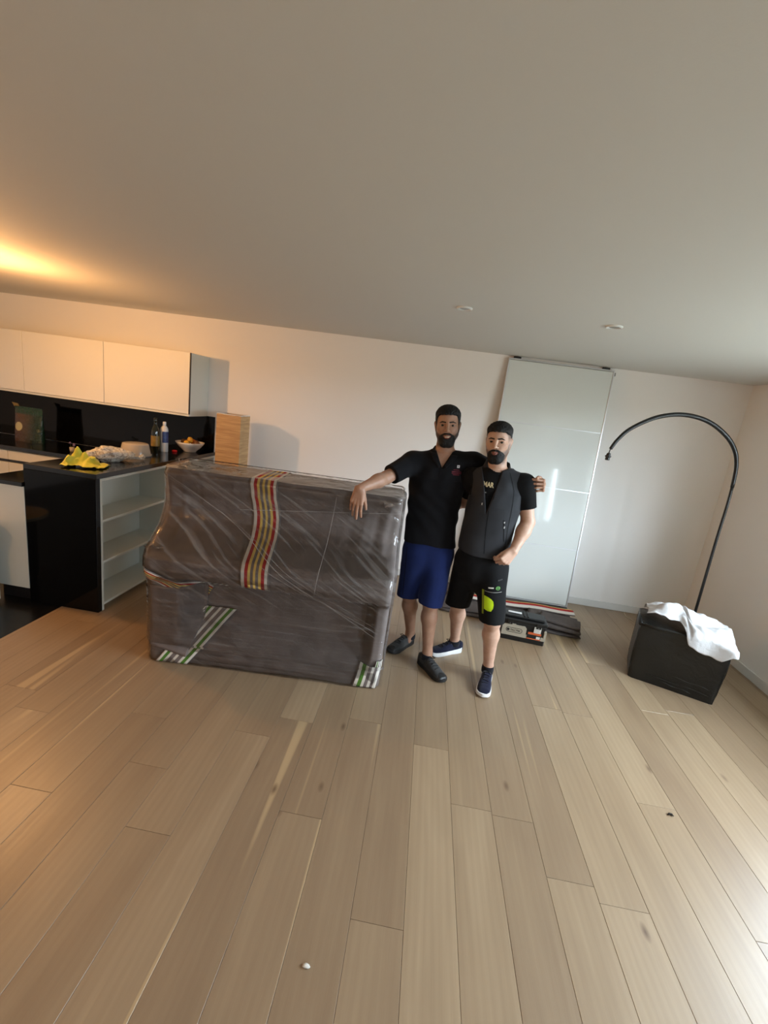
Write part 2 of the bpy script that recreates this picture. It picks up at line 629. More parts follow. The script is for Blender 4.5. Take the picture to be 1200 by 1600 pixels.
def pendant(lb, x, y, energy, drop):
    t = thing('ceiling_lamp', lb, 'lamp', (x, y, ZC), 0, 'bare warm ceiling lamps')
    MB().lathe([(0.001, 0), (0.05, 0.0), (0.05, -0.015), (0.046, -0.022), (0.006, -0.024)], 28).build('canopy', M['white_plastic'], t, True, angle=40)
    MB().lathe([(0.004, -0.02), (0.004, -drop)], 10).build('cord', M['black_plastic'], t)
    d = -drop
    MB().lathe([(0.006, d+0.01), (0.018, d+0.005), (0.018, d-0.03), (0.015, d-0.035)], 20).build('socket', M['black_plastic'], t, True, angle=40)
    MB().lathe([(0.013, d-0.032), (0.02, d-0.05), (0.03, d-0.07), (0.032, d-0.082), (0.028, d-0.098), (0.015, d-0.11), (0.001, d-0.114)], 20).build('bulb', M['bulb'], t, True)
    pl = bpy.data.lights.new('bulb_light', 'POINT')
    pl.energy = energy
    pl.color = (1.0, 0.48, 0.16)
    pl.shadow_soft_size = 0.035
    plo = bpy.data.objects.new('bulb_light', pl)
    COL.objects.link(plo)
    plo.location = (0, 0, d-0.15)
    plo.parent = t


pendant('small warm ceiling lamp hanging over the kitchen peninsula', -3.06, 2.84, 42, 0.19)
pendant('small warm ceiling lamp hanging in the hall behind the kitchen', -2.75, -0.25, 26, 0.30)

# round side table at the left edge
M['cream_top'] = mat('cream_laminate', (0.74, 0.66, 0.52), 0.4)
M['dark_brown'] = mat('dark_brown_wood', (0.10, 0.055, 0.04), 0.5, var=0.2)
t = thing('side_table', 'cream round-topped side table at the left edge beside the low worktop', 'table', (-3.06, 2.575, 0))
MB().lathe([(0.001, 0.548), (0.20, 0.548), (0.216, 0.554), (0.22, 0.566), (0.216, 0.578), (0.20, 0.584), (0.001, 0.584)], 40).build('table_top', M['cream_top'], t, True, angle=50)
MB().box(0.10, 0.175, 0.06, 0.14, 0.03, 0.547, 0.004).build('panel_leg', M['white_board'], t)
MB().box(0.105, 0.17, 0.065, 0.135, 0.0, 0.03, 0.002).build('foot', M['black_plastic'], t)
MB().box(-0.14, 0.09, -0.11, 0.10, 0.03, 0.546, 0.004).build('storage_box', M['dark_brown'], t)
MB().box(-0.13, 0.08, -0.10, 0.09, 0.0, 0.03, 0.002).build('foot', M['black_plastic'], t)

# ---- things on the bar
ZT = 1.0355
# bowl with food
M['porcelain'] = mat('white_porcelain', (0.88, 0.87, 0.85), 0.18)
t = thing('serving_bowl', 'white porcelain bowl heaped with food at the wall end of the bar', 'bowl', (-2.36, 4.31, ZT))
MB().lathe([(0.001, 0.006), (0.05, 0.004), (0.055, 0.0), (0.06, 0.004), (0.062, 0.012), (0.10, 0.045), (0.128, 0.082), (0.137, 0.098),
            (0.134, 0.099), (0.124, 0.082), (0.096, 0.048), (0.058, 0.018), (0.001, 0.012)], 44, cap=False).build('bowl', M['porcelain'], t, True)
food = [mat('banana_yellow', (0.80, 0.60, 0.16), 0.5, var=0.2, vscale=30), mat('ripe_orange', (0.76, 0.40, 0.10), 0.5, bump=0.1, bscale=120), mat('brown_pear', (0.42, 0.26, 0.10), 0.5, var=0.3, vscale=20)]
rg = random.Random(4)
FR = [('yellow fruit at the near side of the white bowl', 0, -0.062, 0), ('orange fruit at the wall side of the white bowl', 0.0, 0.062, 1), ('brown pear at the left of the white bowl', -0.066, 0.0, 2), ('brown pear at the right of the white bowl', 0.066, 0.0, 2), ('yellow fruit topping the heap in the white bowl', 0.0, 0.0, 0)]
for lb, dx, dy, k in FR:
    r = 0.030
    b = MB()
    b.lathe([(0.001, -r), (0.5*r, -0.88*r), (0.85*r, -0.5*r), (r, 0), (0.88*r, 0.48*r), (0.5*r, 0.87*r), (0.12*r, 0.97*r), (0.05*r, 0.92*r), (0.04*r, 1.2*r), (0.001, 1.2*r)], 14)
    o = b.build('fruit', food[k], None, True, (-2.36+dx, 4.31+dy, ZT+(0.092 if dx or dy else 0.118)))
    o.rotation_euler = (rg.uniform(-0.6, 0.6), rg.uniform(-0.6, 0.6), dx*40)
    tag(o, lb, 'fruit', 'fruit in the white bowl')

# dark green glass bottle
M['green_glass'] = mat('dark_green_glass', (0.035, 0.06, 0.02), 0.05, coat=0.5)
M['gold_foil'] = mat('gold_label', (0.45, 0.36, 0.12), 0.4, var=0.3, vscale=30)
t = thing('oil_bottle', 'dark green glass bottle standing behind the white squeeze bottle', 'bottle', (-2.545, 4.02, ZT))
MB().lathe([(0.001, 0.0), (0.036, 0.0), (0.038, 0.006), (0.038, 0.185), (0.034, 0.21), (0.019, 0.245), (0.0145, 0.262), (0.0145, 0.295), (0.016, 0.297), (0.016, 0.304), (0.001, 0.304)], 26).build('glass', M['green_glass'], t, True, angle=50)
MB().lathe([(0.0165, 0.286), (0.0168, 0.29), (0.0168, 0.313), (0.015, 0.316), (0.001, 0.316)], 18).build('cap', M['green_glass'], t, True, angle=50)
MB().lathe([(0.0385, 0.055), (0.0387, 0.058), (0.0387, 0.15), (0.0385, 0.153)], 26, cap=False).build('label', M['gold_foil'], t, True)
# white bottle with a blue label
M['milk_plastic'] = mat('milky_plastic', (0.78, 0.78, 0.77), 0.35)
M['blue_label'] = mat('blue_label', (0.14, 0.22, 0.42), 0.4, var=0.35, vscale=40)
t = thing('squeeze_bottle', 'white plastic bottle with blue label on the bar', 'bottle', (-2.50, 4.09, ZT))
MB().lathe([(0.001, 0), (0.033, 0.0), (0.036, 0.006), (0.036, 0.20), (0.033, 0.225), (0.02, 0.245), (0.013, 0.252), (0.001, 0.252)], 26).build('flask', M['milk_plastic'], t, True, angle=50)
MB().lathe([(0.014, 0.252), (0.0155, 0.254), (0.0155, 0.282), (0.013, 0.286), (0.001, 0.286)], 20).build('cap', M['white_plastic'], t, True, angle=50)
lb_ = MB()
lb_.rings([[(0.0366*math.cos(a), 0.0366*math.sin(a), z) for a in [(-1.5+2.1*i/12) for i in range(13)]] for z in (0.09, 0.195)], cap=False)
lb_.build('label', M['blue_label'], t, True)
# red lid
M['red_plastic'] = mat('red_plastic', (0.72, 0.07, 0.07), 0.4)
tag(MB().lathe([(0.001, 0), (0.022, 0.0), (0.024, 0.003), (0.024, 0.014), (0.021, 0.017), (0.001, 0.017)], 22).build('jar_lid', M['red_plastic'], None, True, (-2.44, 4.17, ZT), 40),
    'small red screw lid lying beside the white bottle', 'lid')
# upside-down clear plastic cake tub
k = NT('clear_tub_plastic')
k.b.inputs['Base Color'].default_value = (*lin((0.78, 0.74, 0.68)), 1)
k.b.inputs['Roughness'].default_value = 0.18
k.b.inputs['Alpha'].default_value = 0.62
M['tub'] = k.m
t = thing('plastic_tub', 'upturned clear plastic food tub with a dark rim on the bar', 'container', (-2.525, 3.70, ZT))
MB().lathe([(0.121, 0.012), (0.119, 0.03), (0.105, 0.098), (0.101, 0.105), (0.09, 0.108), (0.001, 0.109)], 40, cap=False).build('tub', M['tub'], t, True)
MB().lathe([(0.112, 0.0), (0.126, 0.0), (0.128, 0.004), (0.128, 0.011), (0.122, 0.014), (0.112, 0.012)], 40, cap=False).build('rim', M['grey_plastic'], t, True, angle=40)
# see-through bag of bread
k = NT('thin_film_bag')
v = k.coords('Object', (14, 14, 14))
nz = k.noise(v, 2.2, 5, 0.6, 1.4)
k.b.inputs['Base Color'].default_value = (*lin((0.85, 0.84, 0.80)), 1)
k.b.inputs['Roughness'].default_value = 0.16
k.l(k.ramp(nz, [(0.35, (0.25,)*3), (0.62, (0.85,)*3)]), k.b.inputs['Alpha'])
k.bump(nz, 0.5, 0.015)
M['bag_film'] = k.m
M['bread'] = mat('brown_bread', (0.36, 0.24, 0.15), 0.7, var=0.3, vscale=25)


def blob(rx, ry, rz, amp, seed, freq, n=24, m=14):
    b = MB()
    rs = []
    for j in range(m+1):
        th = PI*(j+0.02)/(m+0.04)
        ring = []
        for i in range(n):
            ph = 2*PI*i/n
            p = Vector((math.sin(th)*math.cos(ph), math.sin(th)*math.sin(ph), -math.cos(th)))
            f = 1+amp*noise.noise(p*freq+Vector((seed, seed, seed)))+0.5*amp*noise.noise(p*freq*2.7+Vector((seed, 0, seed)))
            ring.append((p.x*rx*f, p.y*ry*f, max(-rz*0.8, p.z*rz*f)+rz*0.8))
        rs.append(ring)
    return b.rings(rs)


t = thing('bread_bag', 'crumpled clear plastic bag of bread on the bar beside the yellow cloth', 'bag', (-2.47, 3.30, ZT), 0.9)
blob(0.16, 0.085, 0.06, 0.28, 3.1, 2.4, 40, 22).build('bag', M['bag_film'], t, True)
blob(0.115, 0.055, 0.042, 0.12, 1.1, 1.6).build('bread', M['bread'], t, True)
MB().tube([(0.14, 0.0, 0.035), (0.18, 0.01, 0.026), (0.22, 0.0, 0.024), (0.25, 0.02, 0.03)], [0.03, 0.012, 0.014, 0.026], 12).build('twisted_end', M['bag_film'], t, True)
# yellow cloth draped over a small carton near the corner
M['yellow_cloth'] = mat('yellow_cloth', (0.74, 0.72, 0.18), 0.6, bump=0.15, bscale=200, var=0.08, sheen=0.2)
c = thing('drinks_carton', 'small pale carton under the yellow cloth', 'carton', (-2.46, 2.99, ZT), 0.3)
MB().box(-0.026, 0.026, -0.026, 0.026, 0, 0.058, 0.003).build('carton_body', M['milk_plastic'], c)
MB().box(-0.012, 0.012, -0.012, 0.012, 0.058, 0.066, 0.003).build('cap', M['white_plastic'], c)


def crumple(u, v):
    """stiff crumpled sheet with two peaks and sharp creases"""
    x = -0.12+0.27*u
    y = -0.085+0.17*v
    g = lambda cx, cy, sx, sy: math.exp(-((x-cx)/sx)**2-((y-cy)/sy)**2)
    z = 0.100*g(-0.03, 0.0, 0.050, 0.055)+0.060*g(0.055, -0.01, 0.065, 0.050)+0.03*g(-0.09, -0.02, 0.03, 0.05)
    cr = abs(noise.noise(Vector((u*5.5+1, v*5.0, 0.7))))+0.5*abs(noise.noise(Vector((u*11, v*9, 3.1))))
    z = z*(0.80+0.55*cr)+0.004+0.020*max(0, cr-0.25)
    return (x+0.03*noise.noise(Vector((u*4, v*4, 5.0))), y+0.03*noise.noise(Vector((u*4, v*4, 9.0))), z)


yo = MB().grid(crumple, 44, 34).build('yellow_cloth', M['yellow_cloth'], None, True, (-2.44, 2.99, ZT), 35)
yo.rotation_euler = (0, 0, 0.35)
thicken(yo, 0.002, 1.0)
tag(yo, 'crumpled yellow cleaning cloth on the near corner of the bar', 'cloth')

# foil food pouch on the back worktop
k = NT('printed_pouch')
v = k.coords('Object', (1, 1, 1))
sx = k.n('ShaderNodeSeparateXYZ')
k.l(v, sx.inputs[0])
ground = k.ramp(k.math('ADD', k.math('MULTIPLY', sx.outputs['X'], 2.6), k.math('ADD', 0.5, k.math('MULTIPLY', k.noise(v, 14, 3), 0.16))),
                [(0.2, lin((0.30, 0.15, 0.07))), (0.5, lin((0.27, 0.20, 0.12))), (0.85, lin((0.05, 0.15, 0.08)))])
top = k.ramp(k.math('ADD', sx.outputs['Z'], 0.0), [(0.27, (0, 0, 0)), (0.29, (1, 1, 1))])
c1 = k.mix(top, ground, lin((0.06, 0.20, 0.13)))
rad = k.math('POWER', k.math('ADD', k.math('POWER', k.math('ADD', sx.outputs['X'], 0.085), 2.0), k.math('POWER', k.math('SUBTRACT', sx.outputs['Z'], 0.15), 2.0)), 0.5)
disc = k.ramp(rad, [(0.042, (1, 1, 1)), (0.045, (0, 0, 0))])
c2 = k.mix(disc, c1, lin((0.70, 0.66, 0.48)))
k.l(c2, k.b.inputs['Base Color'])
k.b.inputs['Roughness'].default_value = 0.22
k.bump(k.noise(v, 18, 4, 0.6, 1.0), 0.7, 0.02)
M['pouch'] = k.m
t = thing('food_pouch', 'shiny brown and green stand-up food pouch on the back worktop', 'pouch', (-4.06, 4.26, 0.9025))


def pouch(u, v):
    a = 2*PI*u
    w = 0.155*(1-0.04*v)
    d = 0.055*(1-v**1.5)+0.003
    return (w*math.copysign(abs(math.cos(a))**0.6, math.cos(a)), d*math.copysign(abs(math.sin(a))**0.8, math.sin(a)), 0.335*v)


b = MB()
b.rings([[pouch(i/36, j/18) for i in range(36)] for j in range(19)])
b.build('pouch_body', M['pouch'], t, True, angle=60)
MB().box(-0.15, 0.15, -0.004, 0.004, 0.335, 0.352, 0.001).build('sealed_edge', M['pouch'], t)
MB().prism([(-0.155, 0.0), (-0.10, 0.0), (-0.115, 0.03), (-0.18, 0.038)], -0.004, 0.004, Matrix.Translation((0, 0, 0.345)) @ Matrix.Rotation(PI/2, 4, 'X')).build('torn_corner', M['gold_foil'], t)
# little violet flowers by the sink edge
M['violet'] = mat('violet_petals', (0.42, 0.36, 0.52), 0.6)
M['stem'] = mat('green_stem', (0.16, 0.24, 0.10), 0.6)
t = thing('flower_glass', 'small glass with violet flowers at the corner of the worktops', 'vase', (-3.42, 4.05, 0.9025))
MB().lathe([(0.001, 0), (0.02, 0), (0.024, 0.05), (0.022, 0.05), (0.018, 0.004), (0.001, 0.004)], 18, cap=False).build('glass', M['tub'], t, True)
for dx, dy, dz in ((-0.02, 0, 0.085), (0.012, 0.012, 0.075), (0.03, -0.01, 0.068)):
    MB().tube([(0, 0, 0.01), (dx*0.5, dy*0.5, dz*0.5), (dx, dy, dz)], 0.0018, 6).build('stem', M['stem'], t)
    b = blob(0.012, 0.012, 0.010, 0.3, dz*50, 3.0, 12, 8)
    b.build('blossom', M['violet'], t, True, (dx, dy, dz-0.004))

# rice-paper floor lamp behind the wrapped piano
k = NT('rice_paper')
v = k.coords('Object', (3, 3, 60))
nz = k.noise(v, 1.4, 3, 0.5, 0.7)
k.l(k.ramp(nz, [(0.3, lin((0.66, 0.52, 0.36))), (0.7, lin((0.80, 0.66, 0.48)))]), k.b.inputs['Base Color'])
k.b.inputs['Roughness'].default_value = 0.85
k.b.inputs['Transmission Weight'].default_value = 0.0
k.bump(nz, 0.5, 0.006)
M['paper'] = k.m
t = thing('paper_floor_lamp', 'tall square rice-paper floor lamp behind the wrapped piano', 'lamp', (-1.872, 4.205, 0))
b = MB()
hw, hd = 0.118, 0.108
rs = []
NZ = 130
for j in range(NZ+1):
    z = 0.008+1.462*j/NZ
    ring = []
    for cx, cy in ((-1, -1), (1, -1), (1, 1), (-1, 1)):
        nx_, ny_ = {(-1, -1): (1, 0), (1, -1): (0, 1), (1, 1): (-1, 0), (-1, 1): (0, -1)}[(cx, cy)]
        for s_ in range(6):
            px_, py_ = cx*hw+nx_*2*hw*s_/6, cy*hd+ny_*2*hd*s_/6
            w_ = 0.0022*noise.noise(Vector((px_*18, py_*18, z*70)))
            l_ = math.hypot(px_, py_)
            ring.append((px_*(1+w_/l_), py_*(1+w_/l_), z))
    rs.append(ring)
b.rings(rs, cap=False)
b.build('paper_shade', M['paper'], t, True, angle=60)
for z0 in (0.0, 1.468):
    fb = MB()
    o1_ = [(-hw, -hd), (hw, -hd), (hw, hd), (-hw, hd)]
    o2_ = [(x*0.95, y*0.95) for x, y in o1_]
    fb.rings([[(x, y, z0) for x, y in o1_], [(x, y, z0+0.008) for x, y in o1_], [(x, y, z0+0.008) for x, y in o2_], [(x, y, z0) for x, y in o2_]], close=True)
    fb.build('wire_frame', M['white_plastic'], t)
MB().lathe([(0.012, 0.0), (0.012, 0.5), (0.02, 0.5), (0.02, 0.56), (0.001, 0.56)], 14).build('lamp_holder', M['white_plastic'], t)

# ------------------------------------------------------------------ leaning sliding door of white glass
def sliding_door():
    x0, x1 = 0.632, 1.605
    hgt, dep, zb = 2.29, 0.028, 0.052
    lean = 0.100
    t = thing('sliding_wardrobe_door', 'white glass sliding wardrobe door with four panes leaning on the back wall', 'wardrobe door', (x0, 4.262, zb))
    t.rotation_euler = (-lean, 0, 0)
    w = x1-x0
    fr = MB()
    fr.box(0, 0.012, 0, dep, 0, hgt, 0.002)
    fr.build('frame_stile', M['alu'], t)
    MB().box(w-0.012, w, 0, dep, 0, hgt, 0.002).build('frame_stile', M['alu'], t)
    MB().box(0.0121, w-0.0121, 0.003, dep, 0, 0.012, 0.001).build('bottom_rail', M['alu'], t)
    MB().box(0.0121, w-0.0121, 0.003, dep, hgt-0.012, hgt, 0.001).build('top_rail', M['alu'], t)
    zs = [0.012, 0.575, 1.14, 1.71, hgt-0.012]
    for a, b in zip(zs[:-1], zs[1:]):
        MB().box(0.0122, w-0.0122, 0.006, 0.014, a+0.004, b-0.004, 0.0008).build('glass_pane', M['glass_white'], t)
    for z in zs[1:-1]:
        MB().box(0.0122, w-0.0122, 0.002, 0.016, z-0.004, z+0.004, 0.001).build('crossbar', M['alu'], t)
    MB().box(0.012, w-0.012, 0.018, dep, 0.012, hgt-0.012).build('backing', M['white_board'], t)
    for xx in (0.045, w-0.115):
        rl = MB().box(xx, xx+0.07, 0.002, 0.026, hgt+0.0005, hgt+0.018, 0.006, 2).build('roller_carriage', M['black_plastic'], t)
        MB().lathe([(0.001, -0.005), (0.011, -0.005), (0.011, 0.005), (0.001, 0.005)], 16).build('wheel', M['grey_plastic'], rl, True, (xx+0.035, 0.014, hgt+0.018), 40)
    MB().box(w, w+0.012, 0.004, 0.022, hgt-0.05, hgt-0.02, 0.002).build('soft_stop', M['grey_plastic'], t)


sliding_door()

# ------------------------------------------------------------------ moving blankets
def stripes(k, coord, bands, ground):
    """hard-edged woven bands along one coordinate socket: bands = [(start, end, colour)]"""
    stops = [(0.0, ground)]
    for a, b, c in bands:
        stops.append((a, c))
        stops.append((b, ground))
    # merge bands that touch
    out = []
    for p, c in stops:
        if out and abs(out[-1][0]-p) < 1e-5:
            out[-1] = (p, c)
        else:
            out.append((p, c))
    return k.ramp(coord, out, 'CONSTANT')


FELT = (0.48, 0.44, 0.425)
WHITE_S, RED_S, YEL_S, GRN_S = lin((0.86, 0.84, 0.80)), lin((0.68, 0.18, 0.19)), lin((0.88, 0.76, 0.42)), lin((0.33, 0.50, 0.20))


def felt_mat(name, axis=None, scale=1.0, off=0.0, bands=None, base=FELT, rot=(0, 0, 0)):
    k = NT(name)
    v = k.coords('Object', (1, 1, 1), rot)
    n1 = k.noise(v, 260, 3, 0.6)
    n2 = k.noise(v, 6, 4, 0.6)
    g = lin(base)
    gc = k.ramp(n2, [(0.3, tuple(x*0.85 for x in g)), (0.7, tuple(x*1.15 for x in g))])
    if bands:
        sx = k.n('ShaderNodeSeparateXYZ')
        k.l(v, sx.inputs[0])
        co = k.math('ADD', k.math('MULTIPLY', sx.outputs[axis], scale), off)
        key = stripes(k, co, [(a, b, (*c, 1)) for a, b, c in bands], (0, 0, 0, 0))
        rnode = key.node
        col = k.mix(rnode.outputs['Alpha'], gc, key)
    else:
        col = gc
    c2 = k.mix(k.math('MULTIPLY', n1, 0.25), col, (0.02, 0.02, 0.02))
    k.l(c2, k.b.inputs['Base Color'])
    k.b.inputs['Roughness'].default_value = 0.95
    k.b.inputs['Specular IOR Level'].default_value = 0.1
    k.bump(n1, 0.35, 0.002)
    return k.m


RYB = [(0.05, 0.16, WHITE_S), (0.16, 0.27, RED_S), (0.27, 0.36, YEL_S), (0.46, 0.54, YEL_S), (0.64, 0.73, YEL_S), (0.73, 0.84, RED_S), (0.84, 0.94, WHITE_S)]
GRW = [(0.04, 0.18, WHITE_S), (0.18, 0.34, GRN_S), (0.34, 0.46, WHITE_S), (0.60, 0.72, WHITE_S), (0.84, 0.97, WHITE_S)]
GRW2 = [(0.02, 0.11, WHITE_S), (0.11, 0.22, GRN_S), (0.22, 0.31, WHITE_S), (0.45, 0.54, WHITE_S), (0.68, 0.77, WHITE_S), (0.77, 0.89, GRN_S), (0.89, 0.98, WHITE_S)]
M['felt'] = felt_mat('grey_felt_blanket')

# ------------------------------------------------------------------ the wrapped upright piano
ANG = math.radians(4.6)
PIANO = Vector((-1.545, 2.395, 0))
LEN = 1.475
prof = [(0.0, 0.004), (-0.004, 0.05), (0.004, 0.12), (0.018, 0.30), (0.010, 0.46), (-0.010, 0.545), (-0.060, 0.60), (-0.075, 0.645), (-0.073, 0.71),
        (-0.045, 0.752), (0.04, 0.80), (0.135, 0.855), (0.19, 0.915), (0.212, 0.97), (0.205, 1.05), (0.185, 1.13), (0.165, 1.178), (0.18, 1.196)]


def prof_v(z, table=prof):
    for (v0, z0), (v1, z1) in zip(table[:-1], table[1:]):
        if z <= z1:
            f = (z-z0)/(z1-z0) if z1 > z0 else 0
            f = max(0, min(1, f))
            return v0+(v1-v0)*f
    return table[-1][0]


VB, ZP = 0.545, 1.196


def piano_front(u, z, off=0.0):
    """front surface of the blanketed piano: u along its width, returns depth v"""
    v = prof_v(z)
    # recess for the player's knees under the keybed
    if z < 0.6:
        e = max(0.0, min(1.0, (u-0.19)/0.10))*max(0.0, min(1.0, (1.40-u)/0.06))
        s = max(0.0, min(1.0, (0.60-z)/0.05))*max(0.0, min(1.0, (z-0.10)/0.16))
        v += 0.15*e*s
    v += 0.006*noise.noise(Vector((u*4.0, z*5.0, 1.7)))+0.004*noise.noise(Vector((u*11.0, z*3.0, 4.2)))
    # vertical folds in the blanket near both ends of the upper body
    if z > 0.76:
        for c0, wd, am in ((0.12, 0.016, -0.010), (0.20, 0.02, 0.008), (1.17, 0.022, 0.010), (1.24, 0.02, -0.010), (1.32, 0.024, 0.012), (1.38, 0.02, -0.006)):
            c = c0+0.10*(z-0.9)*(1 if c0 > 1 else -0.3)
            v += am*math.exp(-((u-c)/wd)**2)*min(1, (z-0.76)/0.1)*min(1, (1.19-z)/0.12)
    # rounded ends
    r = 0.035
    for dd in (u, LEN-u):
        if dd < r:
            v += r-math.sqrt(max(0, r*r-(r-dd)**2))
    return v-off


piano = thing('wrapped_piano', 'upright piano wrapped in grey striped moving blankets and clear stretch film', 'piano', PIANO, ANG)
NU, NZ_ = 90, 74


def shell(off, nz=NZ_, nu=NU, front=piano_front, grow=0.0):
    """closed shell: horizontal rings (front, right end, back, left end)"""
    rs = []
    for j in range(nz+1):
        z = 0.004+(ZP-0.004+grow)*j/nz
        zz = min(z, ZP)
        ring = []
        us = [LEN*(0.5-0.5*math.cos(PI*(0.06+0.88*i/nu)))/1.0 for i in range(nu+1)]
        us = [(x-us[0])/(us[-1]-us[0])*LEN for x in us]
        for i, u in enumerate(us):
            x = u+(-grow if i == 0 else grow if i == nu else 0)
            ring.append(Vector((x, front(u, zz, off), z)))
        fv0 = ring[0].y
        fv1 = ring[-1].y
        for k_ in range(1, 9):
            ring.append(Vector((LEN+grow+0.004*math.sin(z*9+k_), fv1+(VB-fv1)*k_/9, z)))
        for k_ in range(13):
            ring.append(Vector((LEN-LEN*k_/12, VB+off, z)))
        for k_ in range(1, 9):
            ring.append(Vector((-grow+0.004*math.sin(z*8+k_*2), VB+(fv0-VB)*k_/9, z)))
        rs.append(ring)
    # soft rounding at the top
    top = rs[-1]
    cen = sum(top, Vector())/len(top)
    for sc, dz in ((0.985, 0.008), (0.95, 0.012)):
        rs.append([Vector((cen.x+(p.x-cen.x)*(1-(1-sc)*0.35), cen.y+(p.y-cen.y)*sc, p.z+dz)) for p in top])
    return rs


b = MB()
b.rings(shell(0.0))
b.build('moving_blanket', M['felt'], piano, True, angle=55)


def patch(name, u0, u1, z0, z1, material, off=0.006, skew=0.0, nu=20, nz=50, slant=None):
    """a blanket strip laid over the piano front; skew shifts the top sideways"""
    def fn(a, c):
        z = z0+(z1-z0)*c
        u = u0+(u1-u0)*a+skew*c+(0.004*math.sin(c*7+a*3))
        uu = max(0.0, min(LEN, u))
        return (u, piano_front(uu, z, off), z)
    o = MB().grid(fn, nu, nz).build(name, material, piano, True)
    thicken(o, 0.004, 0.0)
    return o


# long striped runner hanging over the top and down the front
SU0, SU1 = 0.515, 0.69


def runner_mat(name, u0, u1, skew, z0, z1, bands):
    k = NT(name)
    uvn = k.n('ShaderNodeUVMap', uv_map='strip')
    sx = k.n('ShaderNodeSeparateXYZ')
    k.l(uvn.outputs[0], sx.inputs[0])
    v = k.coords('Object')
    n1 = k.noise(v, 260, 3, 0.6)
    key = stripes(k, sx.outputs['X'], [(a, b_, (*c, 1)) for a, b_, c in bands], (0, 0, 0, 0))
    col = k.mix(key.node.outputs['Alpha'], lin(FELT), key)
    c2 = k.mix(k.math('MULTIPLY', n1, 0.3), col, (0.03, 0.03, 0.03))
    k.l(c2, k.b.inputs['Base Color'])
    k.b.inputs['Roughness'].default_value = 0.95
    k.b.inputs['Specular IOR Level'].default_value = 0.1
    k.bump(n1, 0.35, 0.002)
    return k.m


def strip(name, parent, fn, nu, nv, material, t=0.004):
    """grid surface with a 'strip' UV so that woven bands follow the cloth"""
    b = MB()
    uvl = b.bm.loops.layers.uv.new('strip')
    vs = [[b.bm.verts.new(fn(i/nu, j/nv)) for j in range(nv+1)] for i in range(nu+1)]
    for i in range(nu):
        for j in range(nv):
            f = b.bm.faces.new((vs[i][j], vs[i+1][j], vs[i+1][j+1], vs[i][j+1]))
            for lp, (a, c) in zip(f.loops, ((i, j), (i+1, j), (i+1, j+1), (i, j+1))):
                lp[uvl].uv = (a/nu, c/nv)
    o = b.build(name, material, parent, True)
    if t:
        thicken(o, t, 0.0)
    return o


M['runner'] = runner_mat('striped_blanket_red_yellow', 0, 0, 0, 0, 0, RYB)
M['runner_green'] = runner_mat('striped_blanket_green', 0, 0, 0, 0, 0, GRW)
M['runner_green2'] = runner_mat('striped_blanket_green_wide', 0, 0, 0, 0, 0, GRW2)


def runner(a, c):
    # c from 0 (bottom hem on the keybed lip) to 1 (back edge of the top)
    z = 0.575+(ZP-0.575)*min(1, c/0.72)
    u = SU0+(SU1-SU0)*a+0.062*max(0.0, 1-c/0.60)**0.8+0.012*math.sin(min(1, c/0.72)*2.6)
    if c <= 0.72:
        return (u, piano_front(u, z, 0.008), z+(0.003 if c > 0.71 else 0))
    f = (c-0.72)/0.28
    return (u, piano_front(u, ZP, 0.006)+f*0.35, ZP+0.018-0.002*f)


strip('striped_runner', piano, runner, 16, 80, M['runner'])


def flap_band(u0, z0, u1, z1, width, mat_, name='striped_hem', off=0.010, n=30):
    """a striped band running from (u0,z0) to (u1,z1) on the front"""
    d = Vector((u1-u0, z1-z0)).normalized()
    nrm = Vector((d.y, -d.x))

    def fn(a, c):
        u = u0+(u1-u0)*c+nrm.x*width*(a-0.5)
        z = max(0.006, z0+(z1-z0)*c+nrm.y*width*(a-0.5))
        return (u, piano_front(max(0, min(LEN, u)), min(ZP, z), off), z)
    return strip(name, piano, fn, 14, n, mat_)


def band_quad(pts, mat_, name='striped_hem', off=0.010, nu=14, nv=24):
    """band between four (u, z) corners: bottom-left, bottom-right, top-right, top-left"""
    bl, br, tr, tl = [Vector(p) for p in pts]

    def fn(a, c):
        q = (bl*(1-a)+br*a)*(1-c)+(tl*(1-a)+tr*a)*c
        u, z = q.x, q.y
        return (u, piano_front(max(0, min(LEN, u)), max(0.006, min(ZP, z)), off), max(0.006, z))
    return strip(name, piano, fn, nu, nv, mat_)


band_quad([(0.055, 0.006), (0.255, 0.006), (0.50, 0.34), (0.29, 0.34)], M['runner_green2'], off=0.022)
band_quad([(1.305, 0.006), (1.455, 0.006), (1.475, 0.15), (1.335, 0.15)], M['runner_green'], off=0.018)
band_quad([(1.43, 0.13), (1.475, 0.13), (1.477, 0.19), (1.44, 0.19)], M['runner_green'], off=0.014)
band_quad([(0.0, 0.565), (0.0, 0.655), (0.345, 0.49), (0.30, 0.40)], M['runner'], 'striped_edge', off=0.014, nu=24)
# lower left flap folded over the toe block
def flap(a, c):
    u = 0.0+(0.30-0.06*(1-c)**2)*a+0.01
    z = 0.115+0.40*c-0.055*a*(1-c)
    return (u, piano_front(max(0, min(LEN, u)), z, 0.018+0.012*(1-c)*a), z)


fo = MB().grid(flap, 24, 24).build('folded_flap', M['felt'], piano, True)
thicken(fo, 0.006, 0.0)
for k_ in range(5):
    band = [(0.355+k_*0.034, 0.572), (0.366+k_*0.034, 0.572), (0.362+k_*0.034, 0.60), (0.351+k_*0.034, 0.60)]
    kk = M.setdefault('fringe', mat('white_yarn', (0.62, 0.59, 0.55), 0.9))
    bl = MB()
    bl.grid(lambda a, c, q=band: (q[0][0]*(1-a)*(1-c)+q[1][0]*a*(1-c)+q[2][0]*a*c+q[3][0]*(1-a)*c, piano_front(0.4, 0.575+0.025*c, 0.012), 0.572+0.028*c), 2, 4)
    thicken(bl.build('white_stripe', kk, piano, True), 0.003, 0.0)


